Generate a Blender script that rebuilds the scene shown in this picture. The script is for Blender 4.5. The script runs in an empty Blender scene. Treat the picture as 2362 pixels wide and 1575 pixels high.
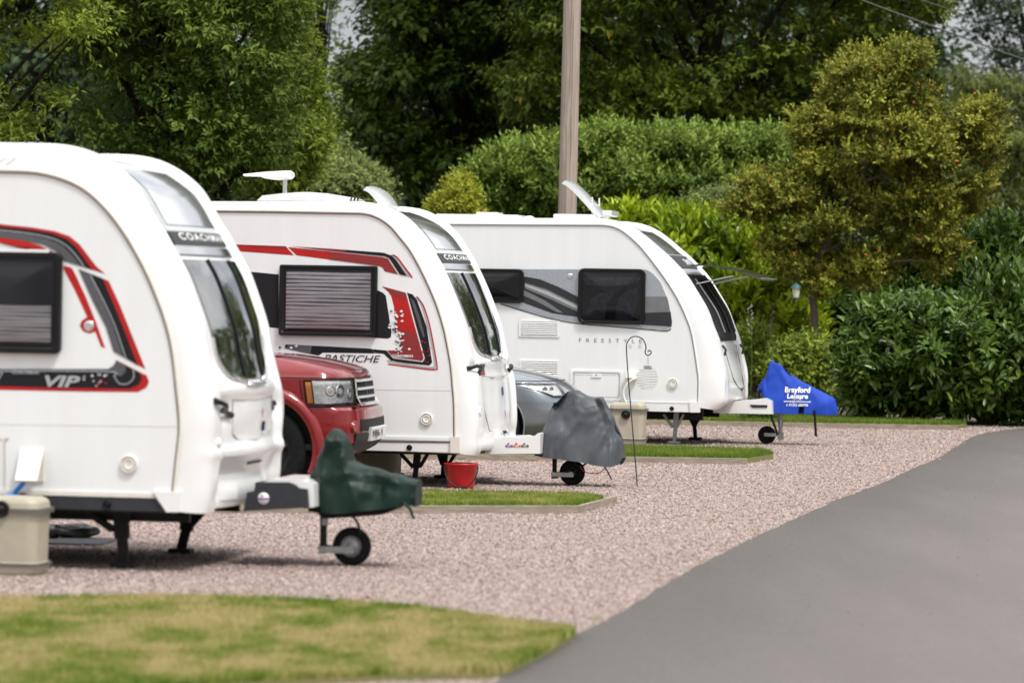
import bpy, bmesh, math, random
import numpy as np
from mathutils import Vector, Matrix, noise
from math import sin, cos, radians, pi, atan, sqrt

random.seed(7); rng = np.random.default_rng(11)
SC = bpy.context.scene
COL = SC.collection

# ------------------------------------------------------------------ camera maths
FPX = 9375.0; CAMH = 1.75; PITCH = atan(109.5/FPX); ROLL = radians(1.0)
F_ = Vector((0, cos(PITCH), -sin(PITCH))); U0 = Vector((0, sin(PITCH), cos(PITCH))); R0 = Vector((1, 0, 0))
R_ = R0*cos(ROLL) + U0*sin(ROLL); U_ = -R0*sin(ROLL) + U0*cos(ROLL)
def ray(px, py): return F_ + R_*((px-1181)/FPX) + U_*((787.5-py)/FPX)
def atY(px, py, Y):
    d = ray(px, py); t = Y/d.y
    return Vector((d.x*t, Y, CAMH + d.z*t))
def gnd(px, py, z=0.0):
    d = ray(px, py); t = (z-CAMH)/d.z
    return Vector((d.x*t, d.y*t, z))
class Frame:
    """local frame of something parked with its nose to the right: x forward, y away from us, z up"""
    def __init__(s, px, Y, psi):
        s.psi = radians(psi); s.O = Vector((atY(px, 700, Y).x, Y, 0))
        s.ex = Vector((cos(s.psi), -sin(s.psi), 0)); s.ey = Vector((sin(s.psi), cos(s.psi), 0))
    def L(s, px, py, ly=0.0):
        d = ray(px, py); t = (ly + s.O.dot(s.ey))/d.dot(s.ey)
        w = d*t - s.O; w.z += CAMH
        return Vector((w.dot(s.ex), ly, w.z))
    def P(s, pts, ly=0.0): return [s.L(a, b, ly) for a, b in pts]

# ------------------------------------------------------------------ object helpers
def link(o, parent=None):
    COL.objects.link(o)
    if parent is not None: o.parent = parent
    return o
def empty(name, loc, rz=0.0):
    o = bpy.data.objects.new(name, None); o.location = loc; o.rotation_euler = (0, 0, rz); o.empty_display_size = .2
    return link(o)
def tag(o, label=None, cat=None, group=None, kind=None):
    if label: o['label'] = label
    if cat: o['category'] = cat
    if group: o['group'] = group
    if kind: o['kind'] = kind
    return o
def mesh_from(name, verts, faces, mat=None, smooth=False):
    me = bpy.data.meshes.new(name); me.from_pydata([tuple(v) for v in verts], [], faces); me.update()
    if mat: me.materials.append(mat)
    if smooth: me.polygons.foreach_set('use_smooth', [True]*len(me.polygons))
    return me
def mobj(name, verts, faces, mat, parent=None, smooth=False):
    return link(bpy.data.objects.new(name, mesh_from(name, verts, faces, mat, smooth)), parent)
class MB:
    def __init__(s): s.v = []; s.f = []; s.sm = []
    def add(s, vs, fs, smooth=False):
        b = len(s.v); s.v += [tuple(v) for v in vs]; s.f += [tuple(i+b for i in f) for f in fs]; s.sm += [smooth]*len(fs); return s
    def box(s, c, d, M=None, bev=0.0):
        bm = bmesh.new(); bmesh.ops.create_cube(bm, size=1)
        for v in bm.verts: v.co = Vector((v.co.x*d[0], v.co.y*d[1], v.co.z*d[2]))
        if bev > 0: bmesh.ops.bevel(bm, geom=bm.edges[:], offset=bev, segments=2, affect='EDGES', profile=.6)
        vs = [(M @ v.co if M else v.co) + Vector(c) for v in bm.verts]; bm.verts.index_update()
        s.add(vs, [[v.index for v in f.verts] for f in bm.faces]); bm.free(); return s
    def tube(s, pts, r, n=8, cap=True):
        pts = [Vector(p) for p in pts]; m = len(pts); rr = r if isinstance(r, (list, tuple)) else [r]*m
        vs = []; prev = None
        for i, p in enumerate(pts):
            t = (pts[min(i+1, m-1)] - pts[max(i-1, 0)]).normalized()
            if prev is None:
                a = Vector((0, 0, 1)) if abs(t.z) < .9 else Vector((1, 0, 0)); prev = (a - t*a.dot(t)).normalized()
            else: prev = (prev - t*prev.dot(t)).normalized()
            b = t.cross(prev)
            for k in range(n):
                an = 2*pi*k/n; vs.append(p + (prev*cos(an) + b*sin(an))*rr[i])
        fs = []
        for i in range(m-1):
            for k in range(n):
                k2 = (k+1) % n; fs.append((i*n+k, i*n+k2, (i+1)*n+k2, (i+1)*n+k))
        s.add(vs, fs, True)
        if cap: s.add(vs[:n], [tuple(reversed(range(n)))]); s.add(vs[-n:], [tuple(range(n))])
        return s
    def lathe(s, prof, c, axis='z', n=24):
        """prof: (radius, height) pairs"""
        vs = []; m = len(prof); c = Vector(c)
        for r_, h in prof:
            for k in range(n):
                a = 2*pi*k/n; p = Vector((r_*cos(a), r_*sin(a), h))
                if axis == 'y': p = Vector((p.x, p.z, p.y))
                if axis == 'x': p = Vector((p.z, p.x, p.y))
                vs.append(c+p)
        fs = [(i*n+k, i*n+(k+1) % n, (i+1)*n+(k+1) % n, (i+1)*n+k) for i in range(m-1) for k in range(n)]
        return s.add(vs, fs, True)
    def prism(s, poly, y0, y1, bev=0.0):
        """poly in (x,z); extruded along y"""
        n = len(poly); A = [(p[0], y0, p[-1]) for p in poly]; B = [(p[0], y1, p[-1]) for p in poly]
        return s.add(A+B, [tuple(range(n)), tuple(reversed(range(n, 2*n)))] + [(i, i+n, (i+1) % n+n, (i+1) % n) for i in range(n)])
    def loft(s, rings, closed=True, smooth=True, capA=False, capB=False):
        n = len(rings[0]); vs = [p for r_ in rings for p in r_]; fs = []
        for i in range(len(rings)-1):
            for k in range(n if closed else n-1):
                k2 = (k+1) % n; fs.append((i*n+k, i*n+k2, (i+1)*n+k2, (i+1)*n+k))
        s.add(vs, fs, smooth)
        if capA: s.add(rings[0], [tuple(reversed(range(n)))])
        if capB: s.add(rings[-1], [tuple(range(n))])
        return s
    def build(s, name, mat, parent=None, weld=False):
        me = bpy.data.meshes.new(name); me.from_pydata(s.v, [], s.f); me.update()
        me.polygons.foreach_set('use_smooth', s.sm); me.materials.append(mat)
        bm = bmesh.new(); bm.from_mesh(me)
        if weld: bmesh.ops.remove_doubles(bm, verts=bm.verts, dist=1e-5)
        bmesh.ops.recalc_face_normals(bm, faces=bm.faces); bm.to_mesh(me); bm.free()
        return link(bpy.data.objects.new(name, me), parent)
def catmull(pts, k=6, closed=False):
    pts = [np.array(p, float) for p in pts]; n = len(pts); out = []
    for i in range(n if closed else n-1):
        if closed: p0, p1, p2, p3 = pts[i-1], pts[i], pts[(i+1) % n], pts[(i+2) % n]
        else: p1, p2 = pts[i], pts[i+1]; p0 = pts[i-1] if i else 2*p1-p2; p3 = pts[i+2] if i+2 < n else 2*p2-p1
        for j in range(k):
            t = j/k
            out.append(.5*((2*p1)+(-p0+p2)*t+(2*p0-5*p1+4*p2-p3)*t*t+(-p0+3*p1-3*p2+p3)*t**3))
    if not closed: out.append(pts[-1])
    return out
def rrect(x0, z0, x1, z1, r, n=5):
    out = []
    for cx, cz, a0 in ((x1-r, z1-r, 0), (x0+r, z1-r, 90), (x0+r, z0+r, 180), (x1-r, z0+r, 270)):
        for i in range(n+1):
            a = radians(a0+90*i/n); out.append((cx+r*cos(a), cz+r*sin(a)))
    return out

# ------------------------------------------------------------------ materials
MATS = {}
def nd(nt, typ, **kw):
    n = nt.nodes.new(typ)
    for k, v in kw.items():
        if k in n.inputs: n.inputs[k].default_value = v
        else: setattr(n, k, v)
    return n
def pmat(name, col, rough=.5, metal=0., coat=0., var=.0, vscale=8., bump=0., bscale=60., spec=.5, col2=None, stretch=None):
    if name in MATS: return MATS[name]
    m = bpy.data.materials.new(name); m.use_nodes = True; nt = m.node_tree; b = nt.nodes['Principled BSDF']
    b.inputs['Base Color'].default_value = (*col, 1); b.inputs['Roughness'].default_value = rough
    b.inputs['Metallic'].default_value = metal; b.inputs['Coat Weight'].default_value = coat; b.inputs['Coat Roughness'].default_value = .05
    b.inputs['Specular IOR Level'].default_value = spec
    if var > 0 or bump > 0:
        tc = nd(nt, 'ShaderNodeTexCoord'); mp = nd(nt, 'ShaderNodeMapping')
        if stretch: mp.inputs['Scale'].default_value = stretch
        nt.links.new(tc.outputs['Object'], mp.inputs['Vector'])
    if var > 0:
        n1 = nd(nt, 'ShaderNodeTexNoise', Scale=vscale, Detail=6., Roughness=.6); nt.links.new(mp.outputs[0], n1.inputs['Vector'])
        c2 = col2 or tuple(c*(1-var) for c in col)
        mx = nd(nt, 'ShaderNodeMix', data_type='RGBA'); mx.inputs['A'].default_value = (*col, 1); mx.inputs['B'].default_value = (*c2, 1)
        rp = nd(nt, 'ShaderNodeMapRange'); rp.inputs['From Min'].default_value = .35; rp.inputs['From Max'].default_value = .65
        nt.links.new(n1.outputs['Fac'], rp.inputs['Value']); nt.links.new(rp.outputs[0], mx.inputs['Factor'])
        nt.links.new(mx.outputs['Result'], b.inputs['Base Color'])
        r2 = nd(nt, 'ShaderNodeMapRange'); r2.inputs['To Min'].default_value = rough*.85; r2.inputs['To Max'].default_value = min(1, rough*1.25)
        nt.links.new(n1.outputs['Fac'], r2.inputs['Value']); nt.links.new(r2.outputs[0], b.inputs['Roughness'])
    if bump > 0:
        n2 = nd(nt, 'ShaderNodeTexNoise', Scale=bscale, Detail=5.); nt.links.new(mp.outputs[0], n2.inputs['Vector'])
        bp = nd(nt, 'ShaderNodeBump', Strength=bump, Distance=.01); nt.links.new(n2.outputs['Fac'], bp.inputs['Height'])
        nt.links.new(bp.outputs[0], b.inputs['Normal'])
    MATS[name] = m; return m
WHITE = pmat('white_gelcoat', (.80, .80, .79), .22, coat=.4, var=.05, vscale=2.)
SIDE = pmat('white_side_sheet', (.765, .785, .785), .36, coat=.1, var=.04, vscale=1.6, col2=(.74, .75, .745), bump=.03, bscale=3., stretch=(5, 1, .5))
CREAM = pmat('cream_plastic', (.74, .71, .64), .45, var=.1, vscale=12.)
TRIM = pmat('brown_sealant', (.22, .16, .13), .7, var=.2)
BLACK = pmat('black_plastic', (.006, .006, .007), .35, spec=.3, var=.3, vscale=20.)
RUBBER = pmat('rubber', (.010, .010, .011), .8, spec=.2, var=.4, vscale=30., bump=.2)
DKGREY = pmat('dark_grey_plastic', (.036, .037, .042), .55, spec=.25, var=.15, vscale=14.)
DECALBLK = pmat('decal_black', (.014, .014, .017), .5, spec=.2, var=.3, vscale=60.)
DECALGRY = pmat('decal_grey', (.10, .10, .11), .45, spec=.25, var=.2, vscale=40.)
DECALLT = pmat('decal_silver', (.42, .44, .46), .35, metal=.2, var=.12, vscale=30.)
RED = pmat('decal_red', (.44, .012, .010), .45, spec=.3, var=.15, vscale=6.)
DKRED = pmat('decal_dark_red', (.26, .02, .02), .35, var=.25, vscale=40.)
DECALWH = pmat('decal_white', (.78, .78, .77), .4)
SILVER = pmat('silver_panel', (.55, .56, .57), .25, metal=.5, var=.08)
CHROME = pmat('chrome', (.75, .75, .76), .12, metal=1.)
STEEL = pmat('galvanised_steel', (.38, .39, .39), .42, metal=.8, var=.3, vscale=25.)
DKSTEEL = pmat('dark_steel', (.018, .019, .018), .5, metal=.2, spec=.25, var=.35, vscale=25.)
BEIGE = pmat('beige_tank_plastic', (.42, .38, .29), .5, var=.12, vscale=7., bump=.05)
BEIGEDK = pmat('grey_tank_rim', (.12, .115, .10), .55, var=.2)
BLUE = pmat('blue_plastic', (.01, .2, .62), .4)
REDPL = pmat('red_bucket_plastic', (.52, .012, .012), .32, var=.1)
GREENCOV = pmat('green_vinyl', (.003, .019, .012), .45, spec=.25, var=.3, vscale=9., bump=.15, bscale=25.)
GREYCOV = pmat('grey_vinyl', (.066, .072, .080), .42, spec=.3, var=.2, vscale=9., bump=.2, bscale=25.)
BLUECOV = pmat('blue_nylon', (.010, .052, .40), .6, spec=.25, var=.15, vscale=8., bump=.1, bscale=400.)
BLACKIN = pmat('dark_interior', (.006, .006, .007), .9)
WOODPOLE = pmat('weathered_pole_wood', (.42, .345, .285), .85, var=.45, vscale=5., bump=.7, bscale=14., stretch=(9, 9, .35), col2=(.27, .215, .18))
TIMBER = pmat('grey_edging_timber', (.36, .30, .23), .9, var=.4, vscale=9., bump=.5, stretch=(.6, .6, 6), col2=(.20, .165, .13))
BARKD = pmat('dark_bark', (.022, .017, .012), .95, var=.5, vscale=9., spec=.1)
BARK = pmat('bark', (.15, .115, .085), .9, var=.5, vscale=9., bump=1., bscale=20., stretch=(3, 3, .6))
CARRED = pmat('red_metallic_paint', (.20, .002, .004), .3, metal=.0, spec=.25, coat=.9, var=.06, vscale=3.)
CARGREY = pmat('grey_metallic_paint', (.20, .225, .25), .3, metal=.5, coat=1., var=.05)
LAMPGL = pmat('lamp_silver', (.88, .89, .90), .18, metal=.4, var=.3, vscale=22., bump=.6, bscale=30.)
AMBER = pmat('amber_lens', (.85, .28, .01), .2)
STONE = pmat('pale_stone', (.50, .46, .41), .9, var=.4, vscale=7., bump=.8, bscale=25.)
BLINDM = pmat('pale_pleated_blind', (.92, .91, .91), .75, var=.15, vscale=(5.))
LEAFORG = pmat('fallen_leaf', (.42, .16, .05), .8)
ALU = pmat('alu_pole', (.62, .63, .64), .3, metal=.9)
REDWIRE = pmat('red_cable', (.5, .05, .03), .5)

def glassmat(name, tint, dens):
    if name in MATS: return MATS[name]
    m = bpy.data.materials.new(name); m.use_nodes = True; nt = m.node_tree; nt.nodes.remove(nt.nodes['Principled BSDF'])
    out = nt.nodes['Material Output']; tr = nd(nt, 'ShaderNodeBsdfTransparent', Color=(*[dens*t for t in tint], 1))
    gl = nd(nt, 'ShaderNodeBsdfGlossy', Roughness=.03); fr = nd(nt, 'ShaderNodeFresnel', IOR=1.5); mx = nd(nt, 'ShaderNodeMixShader')
    nt.links.new(fr.outputs[0], mx.inputs[0]); nt.links.new(tr.outputs[0], mx.inputs[1]); nt.links.new(gl.outputs[0], mx.inputs[2]); nt.links.new(mx.outputs[0], out.inputs[0])
    MATS[name] = m; return m
TINT = glassmat('tinted_acrylic', (.93, .94, 1.), .62); LTINT = glassmat('light_tinted_acrylic', (.98, .97, 1.), .96)
CLEAR = glassmat('clear_lens', (1, 1, 1), .95)
DGLASS = pmat('dark_acrylic', (.012, .013, .015), .03, spec=1., coat=1.); DGLASS.node_tree.nodes['Principled BSDF'].inputs['IOR'].default_value = 2.0; SKYGL = pmat('sky_tone_acrylic', (.82, .83, .85), .16, metal=.75, coat=1.)  # skylight's pale base stands in for the bright sky it mirrors
DGLASSB = pmat('smoked_acrylic', (.03, .032, .037), .06, spec=.6, coat=.5)

def leafmat(name, c1, c2, c3=None, trans=.22, rough=.45):
    """colour picked leaf by leaf from the face attribute rnd"""
    m = bpy.data.materials.new(name); m.use_nodes = True; nt = m.node_tree; b = nt.nodes['Principled BSDF']; out = nt.nodes['Material Output']
    at = nd(nt, 'ShaderNodeAttribute'); at.attribute_name = 'rnd'
    rp = nd(nt, 'ShaderNodeValToRGB'); nt.links.new(at.outputs['Fac'], rp.inputs['Fac'])
    e = rp.color_ramp.elements; e[0].color = (*c1, 1); e[1].color = (*c2, 1); e[1].position = .93
    if c3: q = e.new(.975); q.color = (*c3, 1)
    nt.links.new(rp.outputs['Color'], b.inputs['Base Color']); b.inputs['Roughness'].default_value = rough; b.inputs['Specular IOR Level'].default_value = .13 if rough > .4 else .3
    tl = nd(nt, 'ShaderNodeBsdfTranslucent'); nt.links.new(rp.outputs['Color'], tl.inputs['Color'])
    mx = nd(nt, 'ShaderNodeMixShader', Fac=trans); nt.links.new(b.outputs[0], mx.inputs[1]); nt.links.new(tl.outputs[0], mx.inputs[2]); nt.links.new(mx.outputs[0], out.inputs[0])
    return m

# ------------------------------------------------------------------ text
def text_geo(s, shear=0.0, offset=0.0, space=1.0):
    cu = bpy.data.curves.new('t', 'FONT'); cu.body = s; cu.shear = shear; cu.offset = offset; cu.space_character = space; cu.resolution_u = 3
    o = bpy.data.objects.new('t', cu); COL.objects.link(o); bpy.context.view_layer.update()
    me = bpy.data.meshes.new_from_object(o.evaluated_get(bpy.context.evaluated_depsgraph_get()))
    vs = [v.co.copy() for v in me.vertices]; fs = [tuple(p.vertices) for p in me.polygons]
    bpy.data.objects.remove(o); bpy.data.curves.remove(cu); bpy.data.meshes.remove(me)
    x0 = min(v.x for v in vs); x1 = max(v.x for v in vs); y0 = min(v.y for v in vs); y1 = max(v.y for v in vs)
    return [((v.x-x0)/(x1-x0), (v.y-y0)/(y1-y0)) for v in vs], fs

# ------------------------------------------------------------------ world + sun
def make_world():
    w = bpy.data.worlds.new('World'); SC.world = w; w.use_nodes = True; nt = w.node_tree; bg = nt.nodes['Background']
    sky = nd(nt, 'ShaderNodeTexSky'); sky.sky_type = 'NISHITA'; sky.sun_disc = False
    sky.sun_elevation = radians(60); sky.sun_rotation = radians(140)
    tc = nd(nt, 'ShaderNodeTexCoord'); n1 = nd(nt, 'ShaderNodeTexNoise', Scale=3.2, Detail=7., Roughness=.55)
    mp = nd(nt, 'ShaderNodeMapping'); mp.inputs['Scale'].default_value = (1, 1, 2.6)
    nt.links.new(tc.outputs['Generated'], mp.inputs['Vector']); nt.links.new(mp.outputs[0], n1.inputs['Vector'])
    cl = nd(nt, 'ShaderNodeValToRGB'); e = cl.color_ramp.elements
    e[0].position = .34; e[0].color = (3.6, 3.9, 4.4, 1); e[1].position = .62; e[1].color = (10.5, 10.4, 10.3, 1)
    nt.links.new(n1.outputs['Fac'], cl.inputs['Fac'])
    mx = nd(nt, 'ShaderNodeMix', data_type='RGBA'); mx.inputs['Factor'].default_value = .88
    sx = nd(nt, 'ShaderNodeSeparateXYZ'); nt.links.new(tc.outputs['Generated'], sx.inputs[0])
    gr = nd(nt, 'ShaderNodeMapRange'); gr.inputs['From Min'].default_value = 0; gr.inputs['From Max'].default_value = 1; gr.inputs['To Min'].default_value = .70; gr.inputs['To Max'].default_value = 2.8
    nt.links.new(sx.outputs['Z'], gr.inputs['Value']); sc_ = nd(nt, 'ShaderNodeVectorMath', operation='SCALE'); nt.links.new(cl.outputs[0], sc_.inputs[0]); nt.links.new(gr.outputs[0], sc_.inputs['Scale'])
    nt.links.new(sky.outputs[0], mx.inputs['A']); nt.links.new(sc_.outputs[0], mx.inputs['B'])
    nt.links.new(mx.outputs['Result'], bg.inputs['Color']); bg.inputs['Strength'].default_value = .084
    sl = bpy.data.lights.new('sun', 'SUN'); sl.energy = 2.5; sl.angle = radians(11); sl.color = (1, .975, .93)
    so = bpy.data.objects.new('sun', sl); link(so)
    el, az = radians(60), radians(140)
    d = Vector((sin(az)*cos(el), cos(az)*cos(el), sin(el)))      # towards the sun: behind us, to the right
    so.rotation_euler = d.to_track_quat('Z', 'Y').to_euler()
make_world()
cam = bpy.data.cameras.new('camera'); co = link(bpy.data.objects.new('camera', cam)); SC.camera = co
co.matrix_world = Matrix(((R_.x, U_.x, -F_.x, 0), (R_.y, U_.y, -F_.y, 0), (R_.z, U_.z, -F_.z, CAMH), (0, 0, 0, 1)))
cam.sensor_width = 36; cam.lens = FPX/2362*36; cam.clip_end = 900; cam.clip_start = .5
cam.dof.use_dof = True; cam.dof.focus_distance = 42; cam.dof.aperture_fstop = 2.9
SC.view_settings.view_transform = 'Standard'; SC.view_settings.look = 'None'; SC.view_settings.exposure = 0.33
SC.cycles.max_bounces = 6; SC.cycles.diffuse_bounces = 2; SC.cycles.glossy_bounces = 3; SC.cycles.transparent_max_bounces = 8
SC.cycles.use_denoising = True
SC.cycles.sample_clamp_indirect = 6

# ------------------------------------------------------------------ ground
def ground_mat():
    m = bpy.data.materials.new('pink_gravel'); m.use_nodes = True; nt = m.node_tree; b = nt.nodes['Principled BSDF']
    tc = nd(nt, 'ShaderNodeTexCoord'); vo = nd(nt, 'ShaderNodeTexVoronoi', Scale=42.); vo2 = nd(nt, 'ShaderNodeTexNoise', Scale=.45, Detail=9., Roughness=.7)
    for n in (vo, vo2): nt.links.new(tc.outputs['Object'], n.inputs['Vector'])
    rp = nd(nt, 'ShaderNodeValToRGB'); sp = nd(nt, 'ShaderNodeSeparateColor'); nt.links.new(vo.outputs['Color'], sp.inputs[0]); nt.links.new(sp.outputs[0], rp.inputs['Fac'])
    e = rp.color_ramp.elements; e[0].color = (.12, .085, .074, 1); e[1].color = (.42, .355, .32, 1)
    for p, c in ((.25, (.25, .185, .162, 1)), (.6, (.33, .255, .226, 1)), (.85, (.385, .31, .275, 1))): q = e.new(p); q.color = c
    r2 = nd(nt, 'ShaderNodeMapRange'); r2.inputs['To Min'].default_value = .6; r2.inputs['To Max'].default_value = 1.25
    nt.links.new(vo2.outputs['Fac'], r2.inputs['Value'])
    mu = nd(nt, 'ShaderNodeVectorMath', operation='SCALE'); nt.links.new(rp.outputs[0], mu.inputs[0]); nt.links.new(r2.outputs[0], mu.inputs['Scale'])
    nt.links.new(mu.outputs[0], b.inputs['Base Color']); b.inputs['Roughness'].default_value = .9; b.inputs['Specular IOR Level'].default_value = .2
    bp = nd(nt, 'ShaderNodeBump', Strength=.5, Distance=.012); nt.links.new(vo.outputs['Distance'], bp.inputs['Height']); nt.links.new(bp.outputs[0], b.inputs['Normal'])
    return m
def asphalt_mat():
    m = bpy.data.materials.new('grey_asphalt'); m.use_nodes = True; nt = m.node_tree; b = nt.nodes['Principled BSDF']
    tc = nd(nt, 'ShaderNodeTexCoord'); mp = nd(nt, 'ShaderNodeMapping'); mp.inputs['Rotation'].default_value = (0, 0, radians(-15)); mp.inputs['Scale'].default_value = (1.2, .12, 1)
    nt.links.new(tc.outputs['Object'], mp.inputs['Vector'])
    n1 = nd(nt, 'ShaderNodeTexNoise', Scale=1.1, Detail=7., Roughness=.6); nt.links.new(mp.outputs[0], n1.inputs['Vector'])
    n2 = nd(nt, 'ShaderNodeTexNoise', Scale=60., Detail=6., Roughness=.9); nt.links.new(tc.outputs['Object'], n2.inputs['Vector'])
    ad = nd(nt, 'ShaderNodeMix', data_type='FLOAT'); ad.inputs['Factor'].default_value = .85
    nt.links.new(n1.outputs['Fac'], ad.inputs['A']); nt.links.new(n2.outputs['Fac'], ad.inputs['B'])
    rp = nd(nt, 'ShaderNodeValToRGB'); nt.links.new(ad.outputs['Result'], rp.inputs['Fac'])
    e = rp.color_ramp.elements; e[0].position = .36; e[0].color = (.084, .075, .069, 1); e[1].position = .62; e[1].color = (.205, .180, .165, 1)
    nt.links.new(rp.outputs[0], b.inputs['Base Color']); b.inputs['Roughness'].default_value = .8; b.inputs['Specular IOR Level'].default_value = .25
    bp = nd(nt, 'ShaderNodeBump', Strength=.6, Distance=.004); nt.links.new(n2.outputs['Fac'], bp.inputs['Height']); nt.links.new(bp.outputs[0], b.inputs['Normal'])
    return m
GRAV = ground_mat()
g = mobj('ground', [(-260, -60, 0), (260, -60, 0), (260, 420, 0), (-260, 420, 0)], [(0, 1, 2, 3)], GRAV); tag(g, kind='structure')
# soil under the trees and hedges, a few mm up
SOIL = pmat('dark_soil', (.06, .05, .032), .95, var=.5, vscale=1.5, bump=.6, bscale=30., col2=(.045, .06, .02))
sb = [gnd(-900, 985, .004), gnd(900, 985, .004), gnd(1900, 955, .004), gnd(1905, 938, .004), gnd(2060, 942, .004), gnd(2060, 966, .004), gnd(2240, 975, .004), gnd(2362, 972, .004), gnd(3400, 970, .004)]
sv = [tuple(p) for p in sb] + [(200, 300, .004), (-200, 300, .004)]
tag(mobj('soil', sv, [tuple(range(len(sv)))], SOIL), kind='structure')
# the road
RE = [(1060, 1625), (1200, 1535), (1343, 1456), (1417, 1417), (1546, 1340), (1620, 1298), (1743, 1237), (1842, 1192), (1941, 1148), (2040, 1111), (2114, 1076), (2163, 1056), (2208, 1027), (2252, 1004), (2312, 992), (2400, 985), (2600, 981)]
e0 = [gnd(a, b, .008) for a, b in RE]
edge = [Vector(tuple(p)) for p in catmull([tuple(p) for p in e0], 8)]
for i, p in enumerate(edge):      # the broken edge of the tarmac
    p.x += .02*noise.noise(Vector((p.y*1.3, 0, 3))) + .022*noise.noise(Vector((p.y*9, 0, 9)))
d0 = (edge[0]-edge[6]).normalized(); pre = [edge[0]+d0*t for t in (16, 10, 5, 2)]
edge = pre+edge
rv = []; rf = []
for i, p in enumerate(edge):
    far = Vector((p.x+5.2+max(0, (p.y-40))*.12, p.y-.6, .008)); mid = p.lerp(far, .5)
    rv += [(p.x, p.y, -.02), tuple(p), (mid.x, mid.y, .010), tuple(far), (far.x, far.y, -.02)]
    if i: b = i*5; rf += [(b-5+k, b-4+k, b+1+k, b+k) for k in range(4)]
tag(mobj('road', rv, rf, asphalt_mat(), smooth=True), kind='structure')

def inpoly(x, y, poly):
    poly = np.asarray(poly, float); ins = np.zeros(len(x), bool); n = len(poly)
    for i in range(n):
        x1, y1 = poly[i][:2]; x2, y2 = poly[(i+1) % n][:2]
        c = ((y1 > y) != (y2 > y)); xi = (x2-x1)*(y-y1)/((y2-y1) if y2 != y1 else 1e-9)+x1
        ins ^= c & (x < xi)
    return ins
def edgedist(x, y, poly):
    poly = np.asarray(poly, float); d = np.full(len(x), 1e9); n = len(poly)
    for i in range(n):
        a = poly[i][:2]; b = poly[(i+1) % n][:2]; v = b-a; L = max((v**2).sum(), 1e-12)
        t = np.clip(((x-a[0])*v[0]+(y-a[1])*v[1])/L, 0, 1)
        d = np.minimum(d, np.hypot(x-a[0]-t*v[0], y-a[1]-t*v[1]))
    return d
def bigmesh(name, V, T, mat, rnd=None, parent=None, smooth=False, quads=False):
    """numpy verts (n,3), tris/quads (m,k) straight into a mesh, one random value per face"""
    me = bpy.data.meshes.new(name); k = T.shape[1]
    me.vertices.add(len(V)); me.vertices.foreach_set('co', V.astype(np.float32).ravel())
    me.loops.add(T.size); me.loops.foreach_set('vertex_index', T.astype(np.int32).ravel())
    me.polygons.add(len(T)); me.polygons.foreach_set('loop_start', np.arange(0, T.size, k, dtype=np.int32))
    if smooth: me.polygons.foreach_set('use_smooth', np.ones(len(T), bool))
    if rnd is not None:
        a = me.attributes.new('rnd', 'FLOAT', 'FACE'); a.data.foreach_set('value', rnd.astype(np.float32))
    me.materials.append(mat); me.update(calc_edges=True)
    return link(bpy.data.objects.new(name, me), parent)

# lawns
G1 = [(-420, 1390), (0, 1387), (179, 1384), (417, 1382), (595, 1386), (774, 1393), (952, 1406), (1071, 1423), (1190, 1440), (1300, 1452), (1330, 1457), (1270, 1496), (1171, 1546), (1131, 1551), (893, 1556), (595, 1571), (300, 1592), (0, 1625), (-420, 1650)]
G2 = [(-500, 1150), (900, 1133), (1200, 1138), (1299, 1139), (1363, 1144), (1394, 1151), (1332, 1165), (1323, 1166), (1200, 1166), (900, 1166), (-500, 1166)]
G3 = [(300, 1020), (900, 1026), (1437, 1031), (1595, 1034), (1748, 1039), (1784, 1047), (1722, 1057), (1437, 1052), (900, 1044), (300, 1036)]
G4 = [(900, 945), (1480, 957), (1700, 962), (1900, 960), (2060, 968), (2230, 977), (2200, 980), (1900, 975), (1480, 968), (900, 958)]
def straw_mat():
    m = bpy.data.materials.new('grass_blades'); m.use_nodes = True; nt = m.node_tree; b = nt.nodes['Principled BSDF']; out = nt.nodes['Material Output']
    at = nd(nt, 'ShaderNodeAttribute'); at.attribute_name = 'rnd'; rp = nd(nt, 'ShaderNodeValToRGB'); nt.links.new(at.outputs['Fac'], rp.inputs['Fac'])
    e = rp.color_ramp.elements; e[0].color = (.10, .17, .015, 1); e[1].color = (.50, .41, .19, 1)
    for p, c in ((.3, (.17, .24, .03, 1)), (.55, (.28, .30, .07, 1)), (.78, (.40, .35, .13, 1))): q = e.new(p); q.color = c
    nt.links.new(rp.outputs[0], b.inputs['Base Color']); b.inputs['Roughness'].default_value = .6; b.inputs['Specular IOR Level'].default_value = .25
    tl = nd(nt, 'ShaderNodeBsdfTranslucent'); nt.links.new(rp.outputs[0], tl.inputs['Color']); mx = nd(nt, 'ShaderNodeMixShader', Fac=.3)
    nt.links.new(b.outputs[0], mx.inputs[1]); nt.links.new(tl.outputs[0], mx.inputs[2]); nt.links.new(mx.outputs[0], out.inputs[0]); return m
GRASSM = straw_mat()
TURF = pmat('turf', (.15, .17, .05), .95, var=.5, vscale=3., bump=.6, bscale=40., col2=(.19, .16, .06))
gpolys = []
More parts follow.
